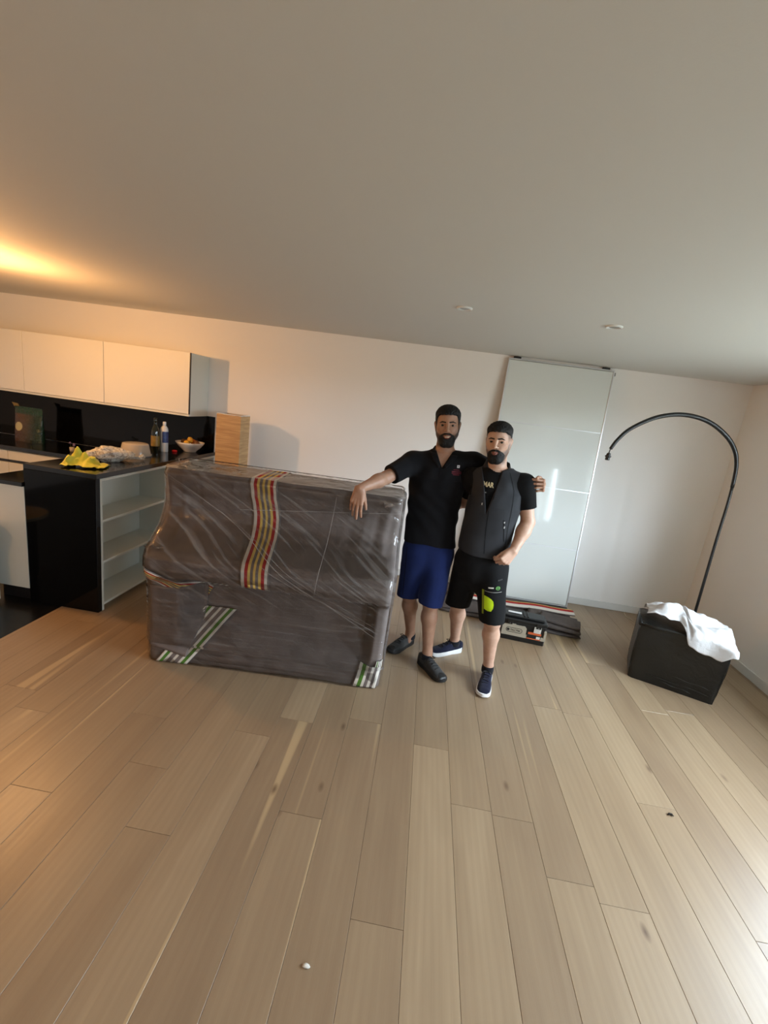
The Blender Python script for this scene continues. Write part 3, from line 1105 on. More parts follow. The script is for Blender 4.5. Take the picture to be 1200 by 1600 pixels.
# clear stretch film round everything: nearly straight where it bridges hollows
def film_front(u, z, off=0.0):
    r = 0.0
    v = prof_v(z)
    # bridge the hollow over the fallboard partly and the knee recess fully
    if z < 0.6:
        v = -0.035+0.02*math.sin(z*5)
        v = min(v if z > 0.14 else prof_v(z)+0.006, prof_v(z))-0.020
    elif z > 0.72 and z < 1.18:
        f = (z-0.72)/(1.18-0.72)
        lin_v = -0.075+(0.165+0.075)*f
        end = 0.5+0.5*math.cos(min(1.0, min(u, LEN-u)/0.25)*PI)
        v = v*(0.72+0.0*end)+lin_v*0.28-0.012
    else:
        v -= 0.014
    v += (0.0016 if z < 0.56 else 0.0003)*noise.noise(Vector((u*3.0+5*z, z*62.0, 9.7)))+0.003*noise.noise(Vector((u*2.0+z*7, z*9.0, 1.7)))+0.005*noise.noise(Vector((u*6.0+z*14, z*12.0-u*5, 2.2)))
    r = 0.05
    for dd in (u, LEN-u):
        if dd < r:
            v += (r-math.sqrt(max(0, r*r-(r-dd)**2)))*0.8
    return v


def film_mat():
    k = NT('stretch_film')
    v = k.coords('Object', (1, 1, 1))
    mp = k.n('ShaderNodeMapping')
    mp.inputs['Scale'].default_value = (1.1, 0.8, 26)
    k.l(v, mp.inputs['Vector'])
    streak = k.noise(mp.outputs[0], 2.6, 1.0, 0.45, 0.4)
    mp1 = k.n('ShaderNodeMapping')
    mp1.inputs['Rotation'].default_value = (0, math.radians(-31), 0)
    k.l(v, mp1.inputs['Vector'])
    mp2 = k.n('ShaderNodeMapping')
    mp2.inputs['Scale'].default_value = (0.8, 0.6, 20)
    k.l(mp1.outputs[0], mp2.inputs['Vector'])
    streak2 = k.noise(mp2.outputs[0], 2.2, 1.5, 0.5, 0.3)
    cr = k.noise(v, 9.0, 1.5, 0.5, 1.0)
    sz = k.n('ShaderNodeSeparateXYZ')
    k.l(v, sz.inputs[0])
    low = k.ramp(sz.outputs['Z'], [(0.45, (0.75,)*3), (0.62, (0.10,)*3)])   # the film is wound level only round the lower half
    hgt = k.math('ADD', k.math('MULTIPLY', streak, low), k.math('ADD', k.math('MULTIPLY', streak2, 0.45), k.math('MULTIPLY', cr, 0.8)))
    bp = k.n('ShaderNodeBump')
    bp.inputs['Strength'].default_value = 0.5
    bp.inputs['Distance'].default_value = 0.02
    k.l(hgt, bp.inputs['Height'])
    gl = k.n('ShaderNodeBsdfGlossy')
    gl.inputs['Roughness'].default_value = 0.05
    gl.inputs['Color'].default_value = (1, 1, 1, 1)
    k.l(bp.outputs[0], gl.inputs['Normal'])
    tr = k.n('ShaderNodeBsdfTransparent')
    df = k.n('ShaderNodeBsdfDiffuse')
    df.inputs['Color'].default_value = (0.72, 0.70, 0.68, 1)
    # faint milky streaks where the film lies in several layers
    m1 = k.n('ShaderNodeMixShader')
    milk = k.math('ADD', k.math('MULTIPLY', k.math('SUBTRACT', 1.1, low), k.ramp(streak2, [(0.54, (0.0,)*3), (0.76, (0.13,)*3)])), k.math('MULTIPLY', k.ramp(streak, [(0.56, (0.0,)*3), (0.78, (0.08,)*3)]), low))
    k.l(milk, m1.inputs[0])
    k.l(tr.outputs[0], m1.inputs[1])
    k.l(df.outputs[0], m1.inputs[2])
    fz = k.n('ShaderNodeFresnel')
    fz.inputs['IOR'].default_value = 1.45
    k.l(bp.outputs[0], fz.inputs['Normal'])
    fac = k.math('ADD', k.math('MULTIPLY', fz.outputs[0], 0.85), 0.005)
    m2 = k.n('ShaderNodeMixShader')
    k.l(fac, m2.inputs[0])
    k.l(m1.outputs[0], m2.inputs[1])
    k.l(gl.outputs[0], m2.inputs[2])
    k.l(m2.outputs[0], k.out.inputs['Surface'])
    return k.m


M['film'] = film_mat()
b = MB()
rs = shell(0.010, 300, 80, film_front, 0.016)
b.rings(rs, cap=False)
top_ring = rs[-1]
b.bm.verts.ensure_lookup_table()
b.build('stretch_film', M['film'], piano, True)
# film over the top, with a gathered tail at the left corner
def film_top(a, c):
    u = -0.01+(LEN+0.02)*a
    v = 0.150+(VB-0.145)*c
    z = ZP+0.020+0.005*noise.noise(Vector((u*7, v*12, 0.3)))
    return (u, v, z)


MB().grid(film_top, 50, 12).build('film_top', M['film'], piano, True)
rg = random.Random(5)
for bx, bv, bz, n_, sp in ((0.05, 0.22, ZP+0.015, 6, 0.07), (0.02, -0.03, 0.75, 6, 0.09), (1.36, 0.15, 1.14, 5, 0.06)):
    b = MB()
    for q in range(n_):
        p0 = Vector((bx, bv, bz))
        p1 = p0+Vector((rg.uniform(-0.2, 1.0)*sp, rg.uniform(-0.6, 0.1)*sp, rg.uniform(0.2, 1.0)*sp))
        p2 = p0+Vector((rg.uniform(0.2, 1.2)*sp, rg.uniform(-0.5, 0.3)*sp, rg.uniform(-0.1, 0.5)*sp))
        vv = [b.bm.verts.new(p) for p in (p0, p1, (p1+p2)/2+Vector((0, -0.01, 0.01)), p2)]
        b.bm.faces.new(vv[:3])
        b.bm.faces.new((vv[0], vv[2], vv[3]))
    b.build('film_tail', M['film'], piano, True)
# thin taut film seams
def seam(p, q, w=0.004, n=24):
    def fn(a, c):
        u = p[0]+(q[0]-p[0])*c
        z = p[1]+(q[1]-p[1])*c+(a-0.5)*w
        return (u+0*(a-0.5), film_front(max(0, min(LEN, u)), z)-0.012, z)
    return fn


M['film_seam'] = mat('film_seam', (0.52, 0.50, 0.485), 0.3)
def vseam(p, q, w=0.004):
    def fn(a, c):
        z = p[1]+(q[1]-p[1])*c
        u = p[0]+(q[0]-p[0])*c+(a-0.5)*w
        return (u, film_front(max(0, min(LEN, u)), z)-0.012, z)
    return fn


MB().grid(vseam((1.02, 0.62), (1.065, 1.17), 0.003), 1, 30).build('film_seam', M['film_seam'], piano, True)
for pa, pb, wd_ in (((0.03, 1.172), (1.41, 0.37), 0.0026), ((0.04, 1.15), (1.43, 0.42), 0.0016), ((0.70, 0.74), (1.42, 0.40), 0.0022)):
    MB().grid(seam(pa, pb, wd_), 1, 60).build('film_seam', M['film_seam'], piano, True)
MB().grid(seam((0.48, 1.01), (1.46, 1.115), 0.0022), 1, 40).build('film_seam', M['film_seam'], piano, True)

# ------------------------------------------------------------------ blankets and toolbox on the floor
M['felt_dark'] = felt_mat('dark_felt_blanket', base=(0.36, 0.335, 0.325))
M['runner_floor'] = runner_mat('striped_blanket_floor', 0, 0, 0, 0, 0, [(0.0, 0.30, YEL_S), (0.30, 0.66, RED_S), (0.66, 0.95, WHITE_S)])


t = thing('folded_blanket', 'folded grey moving blanket with yellow and red stripe under the glass door', 'blanket', (1.0, 4.05, 0))


def pad(cx, cy, w, d, z0, z1, rz, seed, name, m_):
    """soft folded layer: rounded slab with wavy edges"""
    b = MB()
    n = 64
    rs = []
    for (sc, zz) in ((0.965, z0), (1.0, z0+(z1-z0)*0.3), (1.0, z0+(z1-z0)*0.7), (0.975, z1), (0.90, z1+0.002), (0.5, z1+0.003), (0.05, z1+0.003)):
        ring = []
        for i in range(n):
            a = 2*PI*i/n
            ca, sa = math.cos(a), math.sin(a)
            m = max(abs(ca), abs(sa))
            x, y = ca/m*w/2, sa/m*d/2
            f = 1+0.02*noise.noise(Vector((ca*2, sa*2, seed)))+0.012*noise.noise(Vector((ca*6, sa*6, seed)))
            x, y = x*f*sc, y*f*sc
            zw = zz+(0.006*noise.noise(Vector((x*6, y*6, seed+3))) if zz > z0 else 0)
            xr = cx+x*math.cos(rz)-y*math.sin(rz)
            yr = cy+x*math.sin(rz)+y*math.cos(rz)
            ring.append((xr, yr, zw))
        rs.append(ring)
    b.rings(rs)
    return b.build(name, m_, t, True)


pad(-0.02, 0.05, 1.24, 0.70, 0.001, 0.026, -0.10, 1.0, 'blanket_layer', M['felt_dark'])
pad(-0.06, 0.04, 1.16, 0.60, 0.030, 0.046, -0.06, 2.0, 'blanket_layer', M['felt_dark'])
pad(0.36, -0.20, 0.44, 0.30, 0.052, 0.082, -0.20, 3.0, 'folded_corner', M['felt_dark'])
pad(0.40, -0.25, 0.34, 0.18, 0.090, 0.112, -0.32, 5.0, 'folded_corner', M['felt_dark'])
strip('striped_edge', t, lambda a, c: (-0.58+1.18*c, 0.150-0.130*a-0.065*c+0.004*math.sin(c*20), 0.056+0.030*c*c+0.014*math.sin(a*PI)+0.005*math.sin(c*11)), 8, 60, M['runner_floor'], 0.008)

t = thing('toolbox', 'black and grey plastic toolbox with printed badge on the floor by the striped blanket', 'toolbox', (0.83, 3.485, 0), math.radians(-5.0))
TW, TD, TH = 0.362, 0.185, 0.165
M['tool_grey'] = mat('tool_grey_plastic', (0.60, 0.565, 0.50), 0.5, bump=0.05, bscale=120)
M['print_black'] = mat('black_print', (0.05, 0.045, 0.045), 0.5)
M['print_orange'] = mat('orange_print', (0.72, 0.33, 0.16), 0.5)
M['paper_white'] = mat('white_paper', (0.80, 0.79, 0.76), 0.7)
b = MB()
b.box(0.0, TW, 0.0, TD, 0.0, 0.05, 0.008, 2)
b.build('base_tray', M['black_plastic'], t)
MB().box(0.006, TW-0.006, 0.006, TD-0.006, 0.048, TH, 0.006, 2).build('body', M['black_plastic'], t)
plate = [(0.01, 0.045), (0.205, 0.045), (0.205, 0.125), (0.19, 0.142), (0.12, 0.142), (0.115, 0.149), (0.085, 0.149), (0.08, 0.142), (0.03, 0.142), (0.01, 0.125)]
RX = Matrix.Rotation(PI/2, 4, 'X')
MB().prism(plate, -0.006, 0.004, RX).build('front_plate', M['tool_grey'], t)
MB().prism([(0.205, 0.045), (TW-0.014, 0.045), (TW-0.014, 0.075), (0.205, 0.075)], -0.006, 0.003, RX).build('front_plate', M['tool_grey'], t)
MB().box(TW-0.018, TW+0.003, -0.004, 0.012, 0.045, 0.135, 0.003).build('corner_guard', M['tool_grey'], t)


def oval(cx, cz, w, h, n=36):
    pts = []
    r = h/2
    for i in range(n):
        a = 2*PI*i/n
        ox = (w/2-r) if math.cos(a) >= 0 else -(w/2-r)
        pts.append((cx+ox+r*math.cos(a), cz+r*math.sin(a)))
    return pts


o1, o2 = oval(0.108, 0.096, 0.132, 0.042), oval(0.108, 0.096, 0.124, 0.034)
b = MB()
b.rings([[(x, -0.0047, z) for x, z in o1], [(x, -0.0047, z) for x, z in o2]], cap=False)
b.build('badge_outline', M['print_black'], t)
MB().lathe([(0.001, 0.0), (0.0105, 0.0), (0.0105, 0.001), (0.001, 0.001)], 20).build('badge_emblem', M['print_black'], t, False, (0.061, -0.0042, 0.096)).rotation_euler = (PI/2, 0, 0)


def text(s, size, name, material, parent, loc, rot, align='LEFT', bold=0.0, sx=1.0):
    cu = bpy.data.curves.new(name, 'FONT')
    cu.body = s
    cu.size = size
    cu.align_x = align
    cu.extrude = 0.0004
    cu.offset = bold
    o = bpy.data.objects.new(name, cu)
    COL.objects.link(o)
    dg = bpy.context.evaluated_depsgraph_get()
    me = bpy.data.meshes.new_from_object(o.evaluated_get(dg))
    bpy.data.objects.remove(o)
    bpy.data.curves.remove(cu)
    me.materials.clear()
    ob = link(name, me, material, parent, False, loc)
    ob.rotation_euler = rot
    ob.scale = (sx, 1, 1)
    return ob


text('TACTIX', 0.021, 'badge_lettering', M['print_black'], t, (0.077, -0.0046, 0.0885), (PI/2, 0, 0), sx=1.08, bold=0.0006)
MB().box(0.215, 0.325, -0.0048, -0.0035, 0.052, 0.110).build('printed_label', M['print_black'], t)
MB().box(0.222, 0.326, -0.0056, -0.0048, 0.088, 0.108).build('orange_label_band', M['print_orange'], t)
MB().box(0.215, 0.325, -0.0056, -0.0048, 0.047, 0.055).build('orange_label_band', M['print_orange'], t)
MB().box(0.29, 0.32, -0.0058, -0.0048, 0.056, 0.078).build('white_sticker', M['paper_white'], t)
MB().box(0.262, 0.318, -0.0062, -0.0040, 0.106, 0.160, 0.001).build('paper_tag', M['paper_white'], t)
for q in range(6):
    MB().box(0.268, 0.312-0.004*(q % 3), -0.0068, -0.0062, 0.114+q*0.0075, 0.1165+q*0.0075).build('printed_line', M['grey_plastic'], t)
# lid
lid = MB()
lid.box(-0.002, TW+0.002, -0.004, TD, TH+0.002, TH+0.030, 0.008, 2)
lid = lid.build('lid', M['black_plastic'], t)
MB().box(0.02, TW-0.02, 0.025, TD-0.03, TH+0.031, TH+0.046, 0.007, 2).build('lid_top', M['black_plastic'], lid)
MB().box(0.045, 0.155, 0.07, 0.085, TH+0.047, TH+0.060, 0.004, 2).build('handle', M['white_plastic'], lid)
for xx in (0.17, 0.20):
    MB().box(xx, xx+0.012, 0.03, TD-0.04, TH+0.047, TH+0.056, 0.003).build('lid_rib', M['black_plastic'], lid)
for xx in (0.045, 0.275):
    lt = MB().box(xx, xx+0.04, -0.010, -0.0045, TH-0.02, TH+0.026, 0.002).build('latch', M['black_plastic'], t)
    MB().lathe([(0.001, 0), (0.004, 0), (0.004, 0.002), (0.001, 0.002)], 10).build('rivet', M['metal'], lt, False, (xx+0.02, -0.010, TH-0.01)).rotation_euler = (PI/2, 0, 0)

# ------------------------------------------------------------------ black wrapped box, white cloth and arc lamp
k = NT('black_stretch_plastic')
v = k.coords('Object', (1, 1, 1))
n1 = k.noise(v, 9, 5, 0.6, 0.8)
k.b.inputs['Base Color'].default_value = (*lin((0.055, 0.057, 0.055)), 1)
k.b.inputs['Roughness'].default_value = 0.32
k.bump(n1, 0.35, 0.02)
M['black_film'] = k.m
BANG = math.radians(-22.5)
BOXP = Vector((1.768, 3.215, 0))
BW, BD, BH = 0.545, 0.33, 0.452
bx = thing('wrapped_box', 'big box wrapped in black plastic in front of the arc lamp', 'box', BOXP, BANG)
b = MB()
rs = []
nb = 26
for j in range(nb+1):
    z = BH*j/nb
    ring = []
    bul = 0.008*math.sin(PI*j/nb)
    gx, gy = 0.006*math.sin(PI*j/nb), 0.0
    per = []
    N1, N2 = 22, 14
    for i in range(N1):
        per.append((BW*i/N1, 0))
    for i in range(N2):
        per.append((BW, BD*i/N2))
    for i in range(N1):
        per.append((BW-BW*i/N1, BD))
    for i in range(N2):
        per.append((0, BD-BD*i/N2))
    for x, y in per:
        cx_, cy_ = x-BW/2, y-BD/2
        # rounded corners
        r = 0.02
        ax, ay = max(0, abs(cx_)-(BW/2-r)), max(0, abs(cy_)-(BD/2-r))
        l_ = math.hypot(ax, ay)
        if l_ > r:
            cx_ = math.copysign(BW/2-r+ax*r/l_, cx_)
            cy_ = math.copysign(BD/2-r+ay*r/l_, cy_)
        w_ = 0.006*noise.noise(Vector((x*7, y*7, z*5)))+0.003*noise.noise(Vector((x*16, y*16, z*18)))
        f = 1+(w_+bul)/0.3
        top_in = 1-0.02*max(0, (z-BH*0.93)/(BH*0.07))
        if cx_ > 0:
            cx_ += 0.012*(z/BH)
        else:
            cx_ -= 0.012*(z/BH)
        ring.append((BW/2+cx_*f*top_in, BD/2+cy_*f*top_in, z))
    rs.append(ring)
b.rings(rs)
b.build('black_wrapping', M['black_film'], bx, True, angle=50)
rim = MB()
pts = []
for x, y in [(-0.012, -0.005), (0.1, -0.012), (0.25, -0.006), (0.4, -0.012), (BW+0.012, -0.005), (BW+0.014, 0.15), (BW+0.01, BD), (0.3, BD+0.006), (-0.01, BD), (-0.014, 0.16), (-0.012, -0.005)]:
    pts.append((x, y, BH-0.012+0.008*math.sin(x*31+y*17)))
rim.tube(pts, [0.012+0.003*math.sin(i*2.1) for i in range(len(pts))], 8)
rim.build('gathered_rim', M['black_film'], bx, True)
for zz, x0_, x1_ in ((0.045, 0.20, 0.40), (0.07, 0.10, 0.5), (0.115, 0.26, 0.5)):
    MB().tube([(x0_+(x1_-x0_)*q/8, -0.004-0.003*math.sin(q), zz+0.004*math.sin(q*1.3)-0.01*q/8) for q in range(9)], [0.0005]+[0.0022]*7+[0.0005], 6).build('plastic_crease', M['black_film'], bx, True)

k = NT('white_cotton')
v = k.coords('Object', (1, 1, 1))
k.b.inputs['Base Color'].default_value = (*lin((0.77, 0.77, 0.775)), 1)
k.b.inputs['Roughness'].default_value = 0.85
k.b.inputs['Sheen Weight'].default_value = 0.2
k.bump(k.noise(v, 30, 4, 0.6, 0.4), 0.35, 0.01)
M['cotton'] = k.m


def cloth(a, c):
    """crumpled sheet heaped on the box; its right half hangs over the front edge"""
    u = 0.015+0.565*a+0.012*math.sin(7*c)
    hang = max(0.0, min(1.0, (a-0.36)/0.14))
    hang = hang*hang*(3-2*hang)
    S_ = 0.235+0.03*math.sin(8*a)+hang*(0.19+0.055*math.exp(-((a-0.68)/0.2)**2)-0.10*max(0.0, (a-0.86)/0.14))
    s_ = S_*(1-c)                       # distance from the back hem
    vb, edge = 0.315, -0.042
    top = vb-edge
    f = 0.026*noise.noise(Vector((a*4.2, c*3.4, 0.4)))+0.026*abs(noise.noise(Vector((a*7+c*3, c*4-a*2, 2.4))))+0.010*noise.noise(Vector((a*15, c*13, 4.4)))
    fold = 0.014*math.sin(13*a-9*c+1.5*math.sin(5*c))
    if s_ <= top:
        v = vb-s_
        rid = 0.095*math.exp(-((a-0.24)/0.24)**2-((v-0.16)/0.12)**2)+0.080*math.exp(-((a-0.64)/0.28)**2-((v-0.15)/0.14)**2)
        z = max(BH+0.016, BH+0.020+rid+f+fold)
        if v < 0.02:
            z -= 0.010*(0.02-v)/0.06
    else:
        v = edge-0.012*math.sin(15*a)-0.006
        z = BH+0.006-(s_-top)+f*0.5
    if a > 0.94:
        z -= 0.05*(a-0.94)/0.06
    return (u, v, z)


co = MB().grid(cloth, 70, 54).build('white_cloth', M['cotton'], None, True, BOXP)
co.rotation_euler = (0, 0, BANG)
sm = co.modifiers.new('smooth', 'SMOOTH')
sm.iterations = 2
thicken(co, 0.004, 1.0)
tag(co, 'crumpled white cotton sheet heaped on the black wrapped box', 'cloth')

lamp = thing('arc_floor_lamp', 'tall black arc floor lamp without shade behind the wrapped box', 'lamp', (2.36, 3.62, 0))
LB = MB().lathe([(0.001, 0.0), (0.135, 0.0), (0.14, 0.006), (0.14, 0.026), (0.132, 0.032), (0.02, 0.034), (0.016, 0.06), (0.001, 0.06)], 40)
LB.build('base', M['black_metal'], lamp, True, angle=40)
arc = [(2.358, 0.03), (2.352, 0.3), (2.347, 0.548), (2.341, 0.823), (2.336, 1.089), (2.334, 1.372), (2.322, 1.58), (2.30, 1.69), (2.262, 1.768), (2.197, 1.841), (2.095, 1.91), (1.992, 1.951), (1.873, 1.967), (1.761, 1.956), (1.634, 1.911), (1.495, 1.816), (1.423, 1.724), (1.388, 1.648)]


def smooth_path(pts, n=6):
    out = []
    P4 = [Vector((x, 0, z)) for x, z in pts]
    for i in range(len(P4)-1):
        p0, p1, p2, p3 = P4[max(0, i-1)], P4[i], P4[i+1], P4[min(len(P4)-1, i+2)]
        for q in range(n):
            s_ = q/n
            out.append(0.5*((2*p1)+(p2-p0)*s_+(2*p0-5*p1+4*p2-p3)*s_*s_+(-p0+3*p1-3*p2+p3)*s_**3))
    out.append(P4[-1])
    return out


path = [Vector((p.x-2.36, -0.02, p.z)) for p in smooth_path(arc)]
i1 = 5*6+3
MB().tube(path[:i1+1], 0.0105, 12).build('pole', M['black_metal'], lamp, True)
rad = [0.0125+0.004*math.sin(PI*min(1, q/len(path[i1:])))for q in range(len(path[i1:]))]
rad = [max(0.009, r) for r in rad]
MB().tube(path[i1:], rad, 12).build('arm', M['black_metal'], lamp, True)
e = path[-1]
MB().tube([e, e+Vector((-0.004, 0, -0.03))], 0.004, 8).build('cord', M['black_plastic'], lamp)
MB().lathe([(0.005, 0.0), (0.014, -0.006), (0.016, -0.02), (0.022, -0.024), (0.022, -0.032), (0.017, -0.036), (0.017, -0.055), (0.013, -0.058), (0.001, -0.05)], 20).build('bulb_socket', M['black_plastic'], lamp, True, e+Vector((-0.004, 0, -0.028)), 40)
M['cable'] = mat('white_cable', (0.74, 0.70, 0.62), 0.5)
cb = MB()
cb.tube([(2.26, 4.49, 0.006), (2.24, 4.40, 0.006), (2.27, 4.30, 0.006), (2.34, 4.2, 0.006), (2.42, 4.05, 0.006), (2.46, 3.86, 0.006), (2.43, 3.74, 0.012)], 0.004, 8)
tag(cb.build('power_cable', M['cable'], None, True), 'thin pale lamp cable curling on the floor by the skirting', 'cable')

# crumbs on the floor
tag(blob(0.012, 0.007, 0.004, 0.4, 2.2, 2.5, 14, 8).build('paper_scrap', M['paper_white'], None, True, tuple(Vector((-0.13, 1.03, 0.0005)))), 'tiny white scrap of paper on the floor in the foreground', 'scrap')
M['dark_chip'] = mat('dark_bark', (0.12, 0.09, 0.07), 0.8)
o = MB().tube([(-0.012, 0, 0.004), (-0.004, 0.006, 0.005), (0.008, 0.004, 0.005), (0.012, -0.004, 0.004)], [0.003, 0.005, 0.005, 0.002], 8).build('bark_chip', M['dark_chip'], None, True, (1.44, 1.93, 0.001))
tag(o, 'small dark curled chip on the floor at the right', 'chip')

# ------------------------------------------------------------------ people: implicit surfaces, meshed with surface nets
f32 = np.float32


class Field:
    """signed distance samples on a regular grid; shapes blend smoothly into one continuous surface"""
    def __init__(s, lo, hi, res):
        s.lo = np.array(lo, float)
        s.res = res
        s.n = np.ceil((np.array(hi)-s.lo)/res).astype(int)+1
        s.a = np.full(s.n, 1.0, f32)

    def sub(s, lo, hi):
        i0 = np.clip(np.floor((np.array(lo)-s.lo)/s.res).astype(int), 0, s.n-1)
        i1 = np.clip(np.ceil((np.array(hi)-s.lo)/s.res).astype(int)+1, 1, s.n)
        ax = [(s.lo[k]+s.res*np.arange(i0[k], i1[k])).astype(f32) for k in range(3)]
        return tuple(slice(i0[k], i1[k]) for k in range(3)), ax[0][:, None, None], ax[1][None, :, None], ax[2][None, None, :]

    def add(s, fn, lo, hi, k=0.02):
        m = k+2.5*s.res
        sl, X, Y, Z = s.sub(np.array(lo)-m, np.array(hi)+m)
        a = s.a[sl]
        if a.size == 0:
            return s
        d = np.broadcast_to(fn(X, Y, Z), a.shape)
        h = np.clip(0.5+0.5*(a-d)/k, 0, 1)
        s.a[sl] = a*(1-h)+d*h-k*h*(1-h)
        return s

    def cut(s, fn, lo, hi, k=0.004):
        sl, X, Y, Z = s.sub(lo, hi)
        a = s.a[sl]
        if a.size == 0:
            return s
        d = -np.broadcast_to(fn(X, Y, Z), a.shape)
        h = np.clip(0.5-0.5*(a-d)/k, 0, 1)
        s.a[sl] = a*(1-h)+d*h+k*h*(1-h)
        return s

    # ---- shapes
    def cone(s, a, b, r1, r2, k=0.02, flat=None, fs=1.0):
        a, b = np.array(a, float), np.array(b, float)
        R = max(r1, r2)*max(1.0, fs)
        s.add(lambda X, Y, Z: d_cone(X, Y, Z, a, b, r1, r2, flat, fs), np.minimum(a, b)-R, np.maximum(a, b)+R, k)
        return s

    def ball(s, c, r, k=0.02):
        return s.cone(c, np.array(c)+1e-4, r, r, k)

    def mesh(s):
        return surface_nets(s.a, s.lo, s.res)


def d_cone(X, Y, Z, a, b, r1, r2, flat=None, fs=1.0):
    ba = b-a
    px, py, pz = X-f32(a[0]), Y-f32(a[1]), Z-f32(a[2])
    t = np.clip((px*f32(ba[0])+py*f32(ba[1])+pz*f32(ba[2]))/f32(max(1e-9, ba @ ba)), 0, 1)
    qx, qy, qz = px-t*f32(ba[0]), py-t*f32(ba[1]), pz-t*f32(ba[2])
    if flat is not None:
        n = np.array(flat, float)
        n = n/np.linalg.norm(n)
        dn = qx*f32(n[0])+qy*f32(n[1])+qz*f32(n[2])
        g = f32(1/fs-1)
        qx, qy, qz = qx+dn*g*f32(n[0]), qy+dn*g*f32(n[1]), qz+dn*g*f32(n[2])
    return np.sqrt(qx*qx+qy*qy+qz*qz)-(f32(r1)+t*f32(r2-r1))


def d_ell(X, Y, Z, c, r):
    qx, qy, qz = (X-f32(c[0]))/f32(r[0]), (Y-f32(c[1]))/f32(r[1]), (Z-f32(c[2]))/f32(r[2])
    q = np.sqrt(qx*qx+qy*qy+qz*qz)
    return (q-1)*f32(min(r))


def d_loft(X, Y, Z, rows, p=2.3, yaw=0.0):
    """stack of rounded cross-sections: rows (z, cx, cy, rx, ry) in rising z"""
    rows = np.array(rows, float)
    z = np.clip(Z, rows[0, 0], rows[-1, 0])
    g = [np.interp(z.ravel(), rows[:, 0], rows[:, q]).astype(f32).reshape(z.shape) for q in range(1, 5)]
    dx, dy = X-g[0], Y-g[1]
    if yaw:
        c, s_ = f32(math.cos(yaw)), f32(math.sin(yaw))
        dx, dy = dx*c+dy*s_, -dx*s_+dy*c
    q = (np.abs(dx/g[2])**p+np.abs(dy/g[3])**p)**f32(1/p)
    d = (q-1)*np.minimum(g[2], g[3])
    over = np.maximum(rows[0, 0]-Z, Z-rows[-1, 0])
    return np.maximum(d, over)


def wr_noise(X, Y, Z, f=1.0, s=0.0):
    """cheap smooth wrinkle pattern, about -1..1"""
    return (np.sin(X*31*f+2.1*np.sin(Z*13*f+s)+s)*np.sin(Z*23*f+1.7*np.sin(X*17*f+Y*9*f)+2*s)
            + 0.6*np.sin(Y*37*f+Z*29*f+1.3*np.sin(X*21*f)+s*3))*0.6


def drape(X, Y, Z, s=0.0, amp=0.004):
    """diagonal pulls and soft folds of a worn garment"""
    a = np.sin(62*(0.75*X+0.66*Z)+2.2*np.sin(11*Z+s)+s)
    b = np.sin(55*(0.8*X-0.55*Z)+2.0*np.sin(9*Z+7*X+2*s)+1.3*s)
    m1 = np.clip(np.sin(7*Z+3*X+s)*0.8+0.35, 0, 1)
    m2 = np.clip(np.sin(9*Z-5*X+2+s)*0.8+0.30, 0, 1)
    return amp*(0.55*a*m1+0.5*b*m2)+amp*0.35*np.sin(23*X+14*Z+s)+0*Y


def surface_nets(a, lo, res):
    n0, n1, n2 = a.shape
    s = a < 0
    c = np.zeros((n0-1, n1-1, n2-1), np.uint8)
    offs = [(i, j, k) for i in (0, 1) for j in (0, 1) for k in (0, 1)]
    for i, j, k in offs:
        c += s[i:n0-1+i, j:n1-1+j, k:n2-1+k]
    I, J, K = np.nonzero((c > 0) & (c < 8))
    del c
    vals = np.stack([a[I+i, J+j, K+k] for i, j, k in offs], 1)
    O = np.array(offs, f32)
    acc = np.zeros((len(I), 3), f32)
    cnt = np.zeros(len(I), f32)
    for p in range(8):
        for q in range(p+1, 8):
            if np.abs(O[p]-O[q]).sum() != 1:
                continue
            va, vb = vals[:, p], vals[:, q]
            m = (va < 0) != (vb < 0)
            t = np.where(m, va/np.where(m, va-vb, 1), 0)
            acc += np.where(m[:, None], O[p]+(O[q]-O[p])*t[:, None], 0)
            cnt += m
    co = acc/np.maximum(cnt, 1)[:, None]
    co = (np.stack([I, J, K], 1)+co)*res+lo
    lin_id = (I.astype(np.int64)*(n1-1)+J)*(n2-1)+K

    def vid(i, j, k):
        return np.searchsorted(lin_id, (i.astype(np.int64)*(n1-1)+j)*(n2-1)+k)
    quads = []
    for axis in range(3):
        sl0 = [slice(1, -1)]*3
        sl1 = [slice(1, -1)]*3
        sl0[axis] = slice(0, -1)
        sl1[axis] = slice(1, None)
        A, B_ = s[tuple(sl0)], s[tuple(sl1)]
        i, j, k = np.nonzero(A != B_)
        ins = A[i, j, k]
        idx = [i, j, k]
        for q in range(3):
            if q != axis:
                idx[q] = idx[q]+1
        u, v = [(1, 2), (2, 0), (0, 1)][axis]
        cs = []
        for du, dv in ((1, 1), (0, 1), (0, 0), (1, 0)):
            e = [idx[0], idx[1], idx[2]]
            e[u] = e[u]-du
            e[v] = e[v]-dv
            cs.append(vid(*e))
        Q = np.stack(cs, 1)
        Q[~ins] = Q[~ins][:, ::-1]
        quads.append(Q)
    return co, np.concatenate(quads)


def np_mesh(name, co, quads, material, parent, smooth=True, origin=(0, 0, 0)):
    me = bpy.data.meshes.new(name)
    co = np.asarray(co, np.float64)-np.array(origin)
    me.vertices.add(len(co))
    me.vertices.foreach_set('co', co.astype(f32).ravel())
    nq = len(quads)
    me.loops.add(nq*4)
    me.loops.foreach_set('vertex_index', quads.astype(np.int32).ravel())
    me.polygons.add(nq)
    me.polygons.foreach_set('loop_start', np.arange(0, nq*4, 4, dtype=np.int32))
    try:
        me.polygons.foreach_set('loop_total', np.full(nq, 4, np.int32))
    except Exception:
        pass
    me.update(calc_edges=True)
    me.validate()
    return link(name, me, material, parent, smooth)


